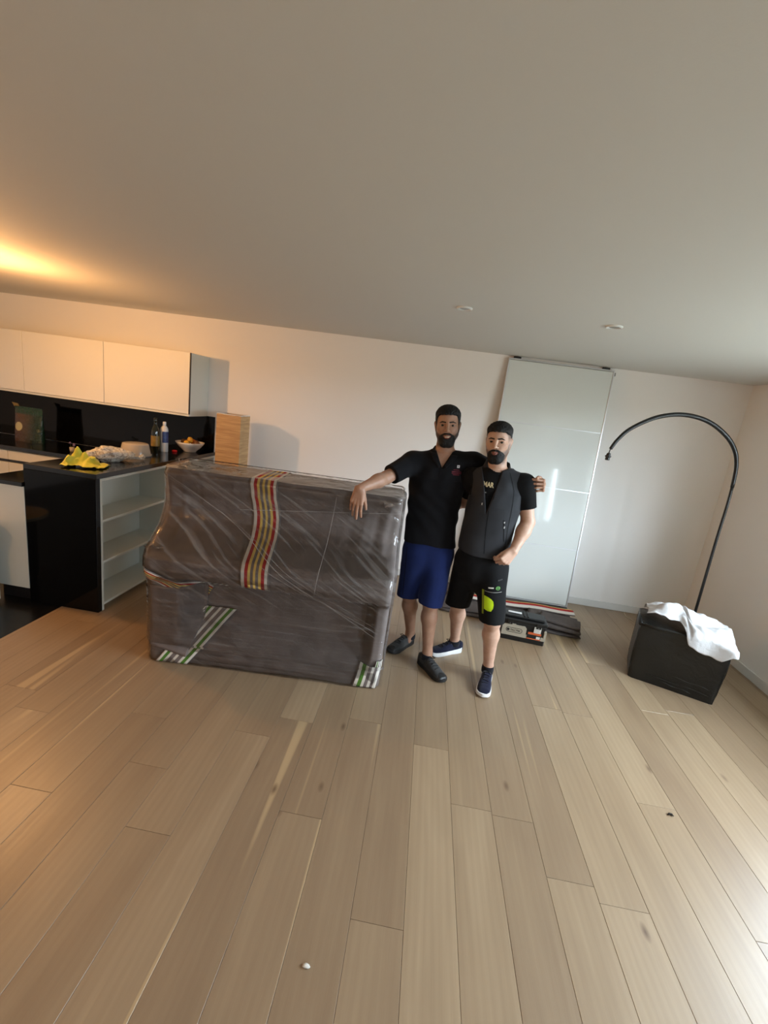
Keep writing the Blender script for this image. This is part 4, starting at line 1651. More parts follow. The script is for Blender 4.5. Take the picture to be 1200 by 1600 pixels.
def stubble(o, fr, origin, jaw, fade_hair, dens=0.7):
    """short shaved hair on jaw and temples, stored as a colour weight on the skin"""
    n = len(o.data.vertices)
    co = np.empty(n*3, f32)
    o.data.vertices.foreach_get('co', co)
    co = co.reshape(-1, 3)+np.array(origin, f32)
    x, y, z = fr.loc(co[:, 0], co[:, 1], co[:, 2])
    st = lambda v, a, b: np.clip((v-a)/(b-a), 0, 1)
    jawz = np.interp(y, [-0.02, 0.008, 0.024, 0.05, 0.07], [0.010, 0.010, -0.020, -0.040, -0.044])
    w = st(jawz-z, -0.006, 0.016)*st(y, -0.012, 0.012)*st(z, -0.135, -0.115)*st(np.abs(x), 0.0, 0.01)
    top = np.interp(y, [-0.12, -0.03, -0.02, 0.008, 0.014, 0.03, 0.045, 0.06], [fade_hair[0]]*2+[0.012, 0.012, fade_hair[1], fade_hair[1], 0.045, 0.078])
    w2 = st(z-top, -0.008, 0.03)*st(np.abs(x), 0.03, 0.05)*(np.abs(x) < 0.0815)*st(0.052-y, 0, 0.01)
    at = o.data.attributes.new('stubble', 'FLOAT', 'POINT')
    at.data.foreach_set('value', (np.maximum(w*dens, w2*dens)*(np.abs(x) < 0.12)*(z > -0.15)*(z < 0.15)*(np.abs(y) < 0.14)).astype(f32))


def nrm(v):
    v = np.array(v, float)
    return v/np.linalg.norm(v)


class Frame:
    """head frame: x to the person's left, y out of the face, z up"""
    def __init__(s, c, fwd, up, scale=1.0):
        s.c = np.array(c, float)
        s.F = nrm(fwd)
        u = np.array(up, float)
        s.U = nrm(u-s.F*(u @ s.F))
        s.L = np.cross(s.U, s.F)*1.0
        s.k = scale

    def w(s, p):
        return s.c+s.k*(p[0]*s.L+p[1]*s.F+p[2]*s.U)

    def loc(s, X, Y, Z):
        dx, dy, dz = X-f32(s.c[0]), Y-f32(s.c[1]), Z-f32(s.c[2])
        return tuple((dx*f32(v[0])+dy*f32(v[1])+dz*f32(v[2]))/f32(s.k) for v in (s.L, s.F, s.U))


def smax(a, b, k):
    h = np.clip(0.5-0.5*(b-a)/k, 0, 1)
    return b*(1-h)+a*h+k*h*(1-h)


def sm_(d, e, k):
    h = np.clip(0.5+0.5*(d-e)/k, 0, 1)
    return d*(1-h)+e*h-k*h*(1-h)


def A3(*v):
    return np.array(v, float)


def head_base(x, y, z, jaw=1.0):
    """skull and face without fine features, in head units"""
    ax = np.abs(x)
    d = d_ell(x, y, z, (0, -0.014, 0.043), (0.0745, 0.095, 0.075))
    d = sm_(d, d_ell(x, y, z, (0, 0.018, -0.012), (0.0660*(0.5+0.5*jaw), 0.061, 0.085)), 0.018)
    d = sm_(d, d_cone(ax, y, z, A3(0.050*jaw, 0.0, -0.046), A3(0.013*jaw, 0.060, -0.096), 0.020, 0.019), 0.024)
    d = sm_(d, d_cone(ax, y, z, A3(0.044, 0.046, -0.008), A3(0.028, 0.058, -0.024), 0.021, 0.018), 0.016)
    return d


def face_sdf(x, y, z, jaw=1.0, ear=1.0):
    """the whole head: brow, sockets, lids, nose, lips and ears"""
    ax = np.abs(x)
    d = head_base(x, y, z, jaw)
    d = sm_(d, d_cone(ax, y, z, A3(0.0, 0.0745, 0.030), A3(0.038, 0.0655, 0.0285), 0.0095, 0.0085), 0.014)
    d = smax(d, -d_ell(ax, y, z, (0.0312, 0.094, 0.0095), (0.020, 0.0200, 0.0125)), 0.010)
    # muzzle, nose
    d = sm_(d, d_ell(x, y, z, (0, 0.060, -0.056), (0.034, 0.026, 0.028)), 0.014)
    d = sm_(d, d_cone(x, y, z, A3(0, 0.0755, 0.026), A3(0, 0.1025, -0.0185), 0.0080, 0.0112), 0.010)
    d = sm_(d, d_ell(ax, y, z, (0.0125, 0.0905, -0.0235), (0.0082, 0.0105, 0.0075)), 0.005)
    d = smax(d, -d_ell(ax, y, z, (0.0072, 0.097, -0.0325), (0.0038, 0.007, 0.004)), 0.003)
    # eyelids with an almond opening
    d = sm_(d, d_cone(ax, y, z, A3(0.0200, 0.0745, 0.0172), A3(0.0445, 0.0672, 0.0152), 0.0050, 0.0046), 0.006)
    d = sm_(d, d_cone(ax, y, z, A3(0.0205, 0.0738, 0.0032), A3(0.0435, 0.0672, 0.0042), 0.0046, 0.0042), 0.007)
    d = smax(d, -d_ell(ax, y, z, (0.0318, 0.080, 0.0100), (0.0150, 0.016, 0.0056)), 0.0025)
    # lips
    d = sm_(d, d_cone(ax, y, z, A3(0.003, 0.0860, -0.0520), A3(0.0215, 0.0770, -0.0550), 0.0056, 0.0030), 0.005)
    d = sm_(d, d_cone(ax, y, z, A3(0.0, 0.0850, -0.0640), A3(0.0200, 0.0765, -0.0590), 0.0068, 0.0032), 0.005)
    # ears
    e = d_cone(ax, y, z, A3(0.0770, -0.012, 0.016), A3(0.0710, -0.001, -0.024), 0.0155*ear, 0.0100*ear, (0.90, 0.42, 0), 0.36)
    e = smax(e, -d_ell(ax, y, z, (0.0835, 0.000, 0.004), (0.005, 0.008, 0.013)), 0.004)
    return sm_(d, e, 0.012)


def add_head(F, fr, jaw=1.0, ear=1.0):
    R = 0.135*fr.k
    F.add(lambda X, Y, Z: face_sdf(*fr.loc(X, Y, Z), jaw, ear)*f32(fr.k), fr.c-R, fr.c+R, 0.012)


def head_piece(name, fr, fn, material, parent, origin, res=0.0022):
    """hair or beard as its own mesh, built in the head frame"""
    H = Field((-0.115, -0.135, -0.165), (0.115, 0.135, 0.16), res)
    sl, X, Y, Z = H.sub(H.lo, H.lo+H.n*res)
    H.a[...] = np.broadcast_to(fn(X, Y, Z), H.a.shape)
    co, q = H.mesh()
    w = fr.c+fr.k*(co[:, :1]*fr.L+co[:, 1:2]*fr.F+co[:, 2:]*fr.U)
    if np.dot(np.cross(fr.L, fr.F), fr.U) < 0:
        q = q[:, ::-1]
    return np_mesh(name, w, q, material, parent, True, origin)


def add_hand(F, W, d, n, s, curls, thumb=(0.5, 0.25, 0.2), spread=0.06, sc=1.0):
    """five separate fingers on a palm: W wrist, d towards the fingers, n back of the hand, s thumb side"""
    W = np.array(W, float)
    d = nrm(d)
    n = nrm(np.array(n)-d*np.dot(n, d))
    s = nrm(np.array(s)-d*np.dot(s, d)-n*np.dot(s, n))
    kn = [(0.031, 0.089), (0.0105, 0.094), (-0.0105, 0.090), (-0.030, 0.081)]
    ph = [(0.043, 0.026, 0.020), (0.047, 0.029, 0.021), (0.043, 0.027, 0.020), (0.034, 0.020, 0.018)]
    rd = [0.0092, 0.0095, 0.0090, 0.0080]
    for (so, do), r in zip(kn, rd):
        K = W+sc*(d*do+s*so-n*0.002)
        F.cone(W+sc*(s*so*0.55+d*0.004), K, 0.0165*sc, 0.0115*sc, 0.010)
    F.cone(W+sc*(s*0.016+d*0.02-n*0.006), W+sc*(s*0.026+d*0.055-n*0.008), 0.016*sc, 0.014*sc, 0.012)
    for (so, do), lens, r, cu, q in zip(kn, ph, rd, curls, range(4)):
        p = W+sc*(d*do+s*so-n*0.002)
        ang = 0.0
        side = spread*(1.5-q)
        for m, (ln, c) in enumerate(zip(lens, cu)):
            ang += c
            v = d*math.cos(ang)-n*math.sin(ang)
            v = nrm(v+s*side)
            p2 = p+v*ln*sc
            F.cone(p, p2, (r-0.0007*m)*sc, (r-0.0007*(m+1))*sc, 0.0022 if m else 0.004)
            p = p2
    # thumb leaves the side of the palm near its base
    p = W+sc*(d*0.022+s*0.024-n*0.006)
    v0 = nrm(d*math.cos(thumb[0])+s*math.sin(thumb[0])-n*0.35)
    for m, (ln, r1, r2) in enumerate(((0.044, 0.0150, 0.0118), (0.033, 0.0112, 0.0100), (0.026, 0.0098, 0.0080))):
        p2 = p+v0*ln*sc
        F.cone(p, p2, r1*sc, r2*sc, 0.010 if m == 0 else 0.003)
        p = p2
        if m < 2:
            v0 = nrm(v0*math.cos(thumb[m+1])+(d-s*0.8-n*0.5)*math.sin(thumb[m+1]))


def add_arm(F, sh, el, wr, sc=1.0):
    sh, el, wr = (np.array(q, float) for q in (sh, el, wr))
    F.cone(sh, el, 0.052*sc, 0.040*sc, 0.03)
    F.cone(el, el+(wr-el)*0.35, 0.041*sc, 0.043*sc, 0.02)
    F.cone(el+(wr-el)*0.3, wr, 0.043*sc, 0.026*sc, 0.02)


def add_leg(F, hip, kn, an, back, toe, sc=1.0):
    hip, kn, an, back = (np.array(q, float) for q in (hip, kn, an, back))
    F.cone(hip, kn, 0.080*sc, 0.054*sc, 0.03)
    F.ball(kn-back*0.012, 0.052*sc, 0.02)
    mid = kn+(an-kn)*0.33
    F.cone(kn, mid+back*0.012, 0.050*sc, 0.054*sc, 0.03)
    F.cone(mid+back*0.012, an, 0.054*sc, 0.033*sc, 0.03)
    F.cone(an, np.array((an[0], an[1], 0.05))+nrm(toe)*0.02, 0.034*sc, 0.030*sc, 0.02)


def skin_mat(name, c):
    k = NT(name)
    v = k.coords('Object')
    n1 = k.noise(v, 30, 4, 0.6)
    cc = lin(c)
    base = k.ramp(n1, [(0.3, tuple(x*q for x, q in zip(cc, (0.90, 0.86, 0.84)))), (0.7, tuple(min(1, x*1.06) for x in cc))])
    st = k.n('ShaderNodeAttribute', attribute_name='stubble')
    k.l(k.mix(st.outputs['Fac'], base, lin((0.10, 0.085, 0.08))), k.b.inputs['Base Color'])
    k.b.inputs['Roughness'].default_value = 0.48
    k.b.inputs['Specular IOR Level'].default_value = 0.4
    k.b.inputs['Subsurface Weight'].default_value = 0.12
    k.b.inputs['Subsurface Radius'].default_value = (0.012, 0.005, 0.003)
    k.b.inputs['Subsurface Scale'].default_value = 0.5
    k.bump(k.noise(v, 320, 2), 0.08, 0.002)
    return k.m


def hair_mat(name, c):
    k = NT(name)
    v = k.coords('Object', (1, 1, 0.35))
    n1 = k.noise(v, 420, 3, 0.6)
    cc = lin(c)
    k.l(k.ramp(n1, [(0.35, tuple(x*0.5 for x in cc)), (0.7, tuple(x*1.7 for x in cc))]), k.b.inputs['Base Color'])
    k.b.inputs['Roughness'].default_value = 0.6
    k.b.inputs['Specular IOR Level'].default_value = 0.3
    k.bump(n1, 0.7, 0.004)
    return k.m


def cloth_mat(name, c, weave=420, b=0.25, rough=0.9, sheen=0.15):
    k = NT(name)
    v = k.coords('Object')
    n1 = k.noise(v, weave, 2, 0.5)
    n2 = k.noise(v, 7, 3, 0.5)
    cc = lin(c)
    k.l(k.ramp(n2, [(0.3, tuple(x*0.85 for x in cc)), (0.7, tuple(x*1.15 for x in cc))]), k.b.inputs['Base Color'])
    k.b.inputs['Roughness'].default_value = rough
    k.b.inputs['Specular IOR Level'].default_value = 0.2
    k.b.inputs['Sheen Weight'].default_value = sheen
    k.bump(n1, b, 0.002)
    return k.m


def eye_mat():
    k = NT('eyeball')
    v = k.coords('Object')
    sx = k.n('ShaderNodeSeparateXYZ')
    k.l(v, sx.inputs[0])
    rad = k.math('POWER', k.math('ADD', k.math('POWER', sx.outputs['X'], 2.0), k.math('POWER', sx.outputs['Y'], 2.0)), 0.5)
    front = k.math('GREATER_THAN', sx.outputs['Z'], 0.0)
    iris = k.ramp(rad, [(0.0, lin((0.01, 0.01, 0.01))), (0.0026, lin((0.10, 0.055, 0.03))), (0.0062, lin((0.66, 0.62, 0.58)))], 'CONSTANT')
    k.l(iris, k.b.inputs['Base Color'])
    k.b.inputs['Roughness'].default_value = 0.12
    return k.m


M['eye'] = eye_mat()
M['brow'] = hair_mat('eyebrow_hair', (0.05, 0.042, 0.04))
M['hair'] = hair_mat('black_hair', (0.055, 0.05, 0.05))
M['lip'] = mat('lips', (0.50, 0.28, 0.24), 0.45)
M['teeth'] = mat('teeth', (0.80, 0.76, 0.68), 0.3)


def eyes(fr, parent, origin, look):
    for sgn in (-1, 1):
        c = fr.w((sgn*0.0315, 0.0638, 0.0100))
        b = MB()
        n = 24
        r = 0.0122*fr.k
        rs = []
        for j in range(15):
            th = PI*(j+0.05)/14.1
            rs.append([(r*math.sin(th)*math.cos(2*PI*i/n), r*math.sin(th)*math.sin(2*PI*i/n), r*math.cos(th)) for i in range(n)])
        b.rings(rs)
        o = b.build('eye', M['eye'], parent, True, Vector(c)-Vector(origin))
        dirv = Vector(look)-Vector(c)
        o.rotation_mode = 'QUATERNION'
        o.rotation_quaternion = dirv.to_track_quat('Z', 'Y')
        o.name = 'eye'


def brow_fn(jaw, thick=1.0):
    def fn(X, Y, Z):
        ax = np.abs(X)
        d = face_sdf(X, Y, Z, jaw)-0.0026
        q = np.minimum(d_cone(ax, 0*Y, Z, A3(0.0130, 0, 0.0285), A3(0.033, 0, 0.0318), 0.0038*thick, 0.0038*thick), d_cone(ax, 0*Y, Z, A3(0.033, 0, 0.0318), A3(0.050, 0, 0.0245), 0.0040*thick, 0.0016))
        d = smax(d, q+0.0008*np.sin(X*900+Z*700), 0.002)
        return smax(d, 0.03-Y+0*X, 0.002)
    return fn


def shoe(parent, origin, heel, toe, upper_m, sole_m, lace_m, toe_m=None, L=0.29, sole_h=0.028, collar=0.085):
    """shoe standing on the floor from heel to toe (world x, y); built along +x then turned"""
    heel, toe = np.array(heel, float), np.array(toe, float)
    fx = nrm(toe-heel)
    px = [0, 0.02, 0.06, 0.11, 0.17, 0.215, 0.25, 0.275, 0.288]
    wd = [0.020, 0.031, 0.036, 0.036, 0.043, 0.0465, 0.043, 0.032, 0.012]
    hp = [0.0, 0.02, 0.055, 0.085, 0.115, 0.155, 0.20, 0.245, 0.275, 0.288]
    hh = [collar*0.86, collar, collar*0.94, collar*0.98, collar*1.02, 0.076, 0.060, 0.050, 0.038, 0.018]
    cyl = lambda x: 0.006*np.sin(np.clip(x/0.29, 0, 1)*PI)
    S = Field((-0.02, -0.07, -0.01), (0.31, 0.07, 0.13), 0.0032)

    def up(X, Y, Z):
        w = np.interp(X.ravel(), px, wd).astype(f32).reshape(X.shape)
        h = np.interp(X.ravel(), hp, hh).astype(f32).reshape(X.shape)
        h = np.maximum(h-f32(sole_h*0.6), f32(0.010))
        zz = np.maximum(Z-f32(sole_h*0.6), 0)
        q = (np.abs(Y/w)**2.6+(zz/h)**2.6)**f32(1/2.6)
        d = (q-1)*np.minimum(w, h)
        d = np.maximum(d, f32(sole_h*0.6)-Z)
        return np.maximum(np.maximum(d, -0.002-X), X-0.287)*0.9
    S.add(up, (-0.02, -0.07, -0.01), (0.31, 0.07, 0.13), 0.003)
    # opening for the foot
    S.cut(lambda X, Y, Z: d_ell(X, Y, Z, (0.062, 0, collar+0.012), (0.046, 0.027, 0.030)), (0, -0.06, 0.03), (0.14, 0.06, 0.13), 0.008)
    S.a[...] += (0.0009*wr_noise(*S.sub(S.lo, S.lo+S.n*S.res)[1:], 2.2, 1.0)).astype(f32)

    def place(co):
        w = np.empty_like(co)
        w[:, 0] = heel[0]+co[:, 0]*L/0.29*fx[0]-co[:, 1]*fx[1]
        w[:, 1] = heel[1]+co[:, 0]*L/0.29*fx[1]+co[:, 1]*fx[0]
        w[:, 2] = co[:, 2]
        return w
    co, q = S.mesh()
    sh = np_mesh('shoe', place(co), q, upper_m, parent, True, origin)
    # sole
    b = MB()
    xs = np.linspace(0.0, 1.0, 40)
    outline = []
    for x in xs:
        X_ = -0.004+0.296*x
        w = float(np.interp(X_, [-0.004, 0.006, 0.02, 0.06, 0.11, 0.17, 0.215, 0.25, 0.275, 0.288, 0.292], [0.004, 0.024, 0.035, 0.039, 0.038, 0.046, 0.0495, 0.047, 0.037, 0.018, 0.003]))
        outline.append((X_, w))
    ring2 = outline+[(x, -w) for x, w in reversed(outline)]
    rs = []
    for sc, z in ((0.95, 0.0), (1.0, 0.004), (1.0, 0.012), (0.985, sole_h-0.004), (0.96, sole_h)):
        ring = []
        for x, w in ring2:
            lift = 0.014*max(0, (x-0.22)/0.07)**2 if z < 0.01 else 0.0
            heel_up = 0.010*max(0, 1-x/0.10) if z > 0.02 else 0.0
            ring.append((0.145+(x-0.145)*(1-(1-sc)*0.3), w*sc, z+lift+heel_up))
        rs.append(ring)
    rs = [[tuple(v) for v in (place(np.array(r))-np.array(origin))] for r in rs]
    b.rings(rs)
    b.build('sole', sole_m, sh, True, angle=50)
    if toe_m is not None:
        T_ = Field((0.20, -0.07, -0.01), (0.31, 0.07, 0.10), 0.0032)
        T_.add(lambda X, Y, Z: np.maximum(up(X, Y, Z)-0.0016, 0.235+1.2*Y*Y/0.05-X), (0.2, -0.07, -0.01), (0.31, 0.07, 0.1), 0.003)
        co, q = T_.mesh()
        np_mesh('toe_cap', place(co), q, toe_m, sh, True, origin)
    for m in range(5):
        x = 0.115+0.021*m
        h = float(np.interp(x, hp, hh))
        pts = []
        for y in np.linspace(-0.021, 0.021, 7):
            w = float(np.interp(x, px, wd))
            zz = sole_h*0.6+(h-sole_h*0.6)*(1-abs(y/w)**2.6)**(1/2.6)
            pts.append((x+0.010*(1 if m % 2 else -1)*y/0.021*0.5, y, zz+0.0015))
        pts = [tuple(v) for v in (place(np.array(pts))-np.array(origin))]
        MB().tube(pts, 0.0024, 6).build('lace', lace_m, sh, True)
    # bow
    h = float(np.interp(0.112, hp, hh))
    for sgn in (-1, 1):
        pts = np.array([(0.112, 0, h+0.004), (0.118, sgn*0.018, h+0.010), (0.124, sgn*0.034, h+0.002), (0.118, sgn*0.026, h-0.006), (0.112, sgn*0.006, h+0.002)])
        MB().tube([tuple(v) for v in (place(pts)-np.array(origin))], 0.0022, 6).build('lace_bow', lace_m, sh, True)
    return sh


from mathutils.bvhtree import BVHTree


def bvh_of(o):
    me = o.data
    return BVHTree.FromPolygons([v.co for v in me.vertices], [p.vertices for p in me.polygons])


def decal(name, polys, target, tree, material, parent, lift=0.002, direction=(0, 1, 0), start=1.0):
    """flat shapes given as lists of points laid onto a garment's surface; coordinates in the parent's space"""
    dv = Vector(direction).normalized()
    me = bpy.data.meshes.new(name)
    vs, fs, seen = [], [], {}
    for poly in polys:
        ids = []
        for p in poly:
            p = Vector(p)
            key = (round(p.x, 6), round(p.z, 6))
            if key not in seen:
                hit = tree.ray_cast(p-dv*start, dv)
                seen[key] = len(vs)
                vs.append(hit[0]-dv*lift if hit[0] is not None else p)
            if seen[key] not in ids:
                ids.append(seen[key])
        if len(ids) > 2:
            fs.append(tuple(ids))
    me.from_pydata(vs, [], fs)
    me.update()
    o = link(name, me, material, parent, True)
    return o


def ribbon(pts, w, n=20):
    """subdivided ribbon along a polyline in x-z, returned as quads"""
    out = []
    P_ = [Vector(p) for p in pts]
    dense = []
    for a, b in zip(P_[:-1], P_[1:]):
        for q in range(n):
            dense.append(a+(b-a)*q/n)
    dense.append(P_[-1])
    for a, b in zip(dense[:-1], dense[1:]):
        d = (b-a).normalized()
        s_ = Vector((d.z, 0, -d.x))*w/2
        out.append([a-s_, a+s_, b+s_, b-s_])
    return out


def grid_quads(fn, nu, nv):
    return [[fn(i/nu, j/nv), fn((i+1)/nu, j/nv), fn((i+1)/nu, (j+1)/nv), fn(i/nu, (j+1)/nv)] for i in range(nu) for j in range(nv)]


def text_polys(s, size, c, bold=0.0, sx=1.0, lean=0.0):
    """lettering as polygons in the x-z plane, centred on c"""
    cu = bpy.data.curves.new('lettering', 'FONT')
    cu.body = s
    cu.size = size
    cu.align_x = 'CENTER'
    cu.offset = bold
    o = bpy.data.objects.new('lettering', cu)
    COL.objects.link(o)
    dg = bpy.context.evaluated_depsgraph_get()
    me = bpy.data.meshes.new_from_object(o.evaluated_get(dg))
    bpy.data.objects.remove(o)
    bpy.data.curves.remove(cu)
    out = [[(c[0]+(me.vertices[i].co.x*sx+lean*me.vertices[i].co.y), c[1], c[2]+me.vertices[i].co.y) for i in p.vertices] for p in me.polygons]
    bpy.data.meshes.remove(me)
    return out

# ================================================================== the man in the black polo shirt (left)
M['skin1'] = skin_mat('skin_tan', (0.63, 0.485, 0.40))
M['polo'] = cloth_mat('black_polo_knit', (0.028, 0.028, 0.045), sheen=0.04)
M['blue_short'] = cloth_mat('blue_cotton', (0.07, 0.12, 0.29), sheen=0.05)
M['shoe_grey'] = cloth_mat('grey_shoe_fabric', (0.20, 0.20, 0.20), 260, 0.5)
M['rubber_black'] = mat('black_rubber', (0.05, 0.05, 0.05), 0.55)
M['lace_black'] = cloth_mat('black_lace', (0.05, 0.045, 0.05))
M['sock'] = cloth_mat('dark_sock', (0.06, 0.06, 0.09))

O1 = (0.12, 2.97, 0.0)
man1 = thing('person', 'bearded person in black polo shirt and blue shorts leaning an arm on the piano', 'person', O1)
fr1 = Frame((0.112, 2.965, 1.668), (-0.03, -1, -0.03), (-0.10, 0.02, 1), 1.03)
F = Field((-0.50, 2.40, -0.01), (0.86, 3.30, 1.84), 0.0034)
JAW1, JAW2 = 0.98, 0.96
add_head(F, fr1, JAW1)
nb1 = np.array((0.117, 2.995, 1.475))
F.cone(fr1.w((0, -0.022, -0.055)), nb1, 0.056, 0.062, 0.03)
# trunk (under the shirt)
F.add(lambda X, Y, Z: d_loft(X, Y, Z, [(0.80, 0.117, 2.985, 0.145, 0.095), (0.95, 0.113, 2.985, 0.150, 0.098), (1.10, 0.106, 2.983, 0.150, 0.098), (1.25, 0.101, 2.982, 0.165, 0.103), (1.36, 0.103, 2.982, 0.165, 0.100), (1.43, 0.112, 2.985, 0.130, 0.080), (1.49, 0.117, 2.99, 0.07, 0.06)]), (-0.1, 2.85, 0.79), (0.32, 3.12, 1.50), 0.03)
SH1R, EL1R, WR1R = (-0.077, 2.97, 1.405), (-0.225, 2.80, 1.305), (-0.358, 2.605, 1.247)
SH1L, EL1L, WR1L = (0.318, 2.995, 1.455), (0.565, 3.085, 1.385), (0.758, 2.905, 1.392)
F.cone((0.05, 2.985, 1.44), SH1R, 0.055, 0.052, 0.04)
F.cone((0.19, 2.985, 1.46), SH1L, 0.055, 0.052, 0.04)
add_arm(F, SH1R, EL1R, WR1R)
add_arm(F, SH1L, EL1L, WR1L)
add_hand(F, WR1R, (-0.10, -0.13, -0.98), (-0.08, -0.99, 0.14), (1, 0, 0), [(0.30, 0.30, 0.20), (0.22, 0.25, 0.2), (0.25, 0.3, 0.2), (0.35, 0.35, 0.25)], (0.42, 0.1, 0.05), 0.05, 1.02)
add_hand(F, WR1L, (-0.10, -0.98, 0.04), (0.96, -0.1, 0.15), (0, 0.05, 1), [(1.15, 0.55, 0.30), (1.25, 0.55, 0.30), (1.3, 0.55, 0.30), (1.35, 0.6, 0.35)], (0.55, 0.35, 0.3), 0.07, 1.0)
add_leg(F, (0.045, 2.985, 0.82), (0.030, 3.005, 0.475), (0.088, 3.115, 0.105), (0.25, 0.95, 0), (-0.55, -0.8, 0), 0.98)
add_leg(F, (0.19, 2.97, 0.82), (0.187, 2.895, 0.485), (0.222, 2.868, 0.105), (-0.3, 0.95, 0), (0.65, -0.75, 0), 0.98)
co, q = F.mesh()
body1 = np_mesh('body', co, q, M['skin1'], man1, True, O1)
del F
eyes(fr1, man1, O1, (0, 0, 1.70))
head_piece('eyebrows', fr1, brow_fn(JAW1), M['brow'], man1, O1, 0.0018)
stubble(body1, fr1, O1, JAW1, (-0.04, -0.02), 0.85)

GX = lambda y, kn: np.interp(y.ravel(), [p for p, _ in kn], [v for _, v in kn]).astype(f32).reshape(y.shape)


def hair_fn(top=0.017, side=0.005, nape=-0.05, fade=-0.02, front=0.074, seed=0.0, jaw=1.0, temple=0.034):
    kn = [(-0.13, nape), (-0.045, nape+0.005), (-0.030, 0.020), (-0.022, 0.032), (0.004, 0.032), (0.010, fade), (0.022, fade+0.004), (0.030, temple), (0.042, front-0.012), (0.058, front-0.002), (0.12, front+0.004)]

    def fn(X, Y, Z):
        t = np.interp(Z.ravel(), [-0.05, 0.02, 0.055, 0.085, 0.12], [0.0012, side, side*1.3, top*0.8, top]).astype(f32).reshape(Z.shape)
        rough = 0.0012*np.sin(X*420+Z*60+3*np.sin(Y*80)+seed)*np.sin(Y*310+X*90+seed)+0.0008*np.sin(X*720+Y*630+seed)
        base = head_base(X, Y, Z, jaw)-t-rough*(t/0.010)
        lim = (GX(Y, kn)+0.0015*np.sin(X*250+seed)-Z)*0.75
        return smax(base, lim+0*X, 0.005)
    return fn


def beard_fn(full=0.008, chin=0.014, cheek=-0.036, seed=0.0, smile=0.0, jaw=1.0, width=1.0):
    def fn(X, Y, Z):
        ax = np.abs(X)
        t = np.interp(Z.ravel(), [-0.16, -0.105, -0.08, -0.05, -0.03, 0.02], [chin, chin*0.95, full, 0.0045, 0.0025, 0.0012]).astype(f32).reshape(Z.shape)
        rough = 0.0008*np.sin(X*500+Z*340+seed)*np.sin(Y*460+Z*220)+0.0006*np.sin(X*800+Z*900)
        d = sm_(head_base(X, Y, Z, jaw), d_ell(X, Y, Z, (0, 0.060, -0.056), (0.034, 0.026, 0.028)), 0.014)-t-rough
        # moustache volume follows the upper lip
        d = np.minimum(d, d_cone(ax, Y, Z, A3(0.002, 0.0855, -0.0410), A3(0.027, 0.0745, -0.0545), 0.0060, 0.0060)-rough)
        d = smax(d, (Z-cheek)*0.9+0*X, 0.004)
        w = np.interp(Z.ravel(), [-0.13, -0.115, -0.09, -0.068, -0.052, -0.042, -0.034], [0.036*width, 0.042*width, 0.049*width, 0.051*width, 0.044, 0.030, 0.016]).astype(f32).reshape(Z.shape)
        d = smax(d, (ax-w)*0.8+0*d, 0.006)
        d = smax(d, (0.024-Y)*0.9+0*d, 0.008)
        d = smax(d, (-0.122-Z)*0.8-(Y-0.03)*0.35+0*X, 0.008)  # under the jaw
        lip = ((X/(0.0235+smile))**2+((Z+0.0580-ax*0.10)/(0.0098+smile*0.6))**2)**0.5-1
        d = smax(d, np.where(Y > 0.05, -lip*0.009, -1.0)+0*d, 0.002)
        return d
    return fn


head_piece('hair', fr1, hair_fn(0.016, 0.0036, seed=1.0, jaw=JAW1), M['hair'], man1, O1)
head_piece('beard', fr1, beard_fn(0.0075, 0.0145, seed=0.4, smile=0.003, jaw=JAW1, width=1.06), M['hair'], man1, O1)
# smile: lips and a row of teeth
for nm, pts, rr, mm in (('lip', [(-0.024, 0.0790, -0.0530), (-0.010, 0.0875, -0.0530), (0.0, 0.0890, -0.0535), (0.010, 0.0875, -0.0530), (0.024, 0.0790, -0.0530)], [0.0018, 0.0038, 0.0036, 0.0038, 0.0018], M['lip']),
                        ('teeth', [(-0.019, 0.0815, -0.0570), (-0.008, 0.0875, -0.0585), (0.008, 0.0875, -0.0585), (0.019, 0.0815, -0.0570)], [0.0022, 0.0045, 0.0045, 0.0022], M['teeth']),
                        ('lip', [(-0.023, 0.0790, -0.0555), (-0.010, 0.0875, -0.0650), (0.0, 0.0895, -0.0665), (0.010, 0.0875, -0.0650), (0.023, 0.0790, -0.0555)], [0.0018, 0.0042, 0.0048, 0.0042, 0.0018], M['lip'])):
    MB().tube([Vector(fr1.w(p))-Vector(O1) for p in pts], [r*fr1.k for r in rr], 8).build(nm, mm, man1, True)

# polo shirt
S = Field((-0.30, 2.68, 0.80), (0.64, 3.22, 1.58), 0.0042)
rows1 = [(0.872, 0.117, 2.985, 0.176, 0.126), (0.95, 0.112, 2.985, 0.176, 0.122), (1.05, 0.107, 2.983, 0.174, 0.118), (1.15, 0.103, 2.982, 0.177, 0.119), (1.25, 0.101, 2.980, 0.184, 0.122), (1.33, 0.102, 2.980, 0.186, 0.120), (1.40, 0.110, 2.984, 0.168, 0.104), (1.455, 0.116, 2.988, 0.115, 0.083), (1.50, 0.118, 2.992, 0.076, 0.070)]
S.add(lambda X, Y, Z: d_loft(X, Y, Z, rows1)+drape(X, Y, Z, 0.0, 0.0050), (-0.1, 2.83, 0.86), (0.33, 3.14, 1.52), 0.02)
S.cone((0.05, 2.985, 1.435), SH1R, 0.068, 0.068, 0.04)
S.cone((0.19, 2.985, 1.455), SH1L, 0.066, 0.068, 0.04)


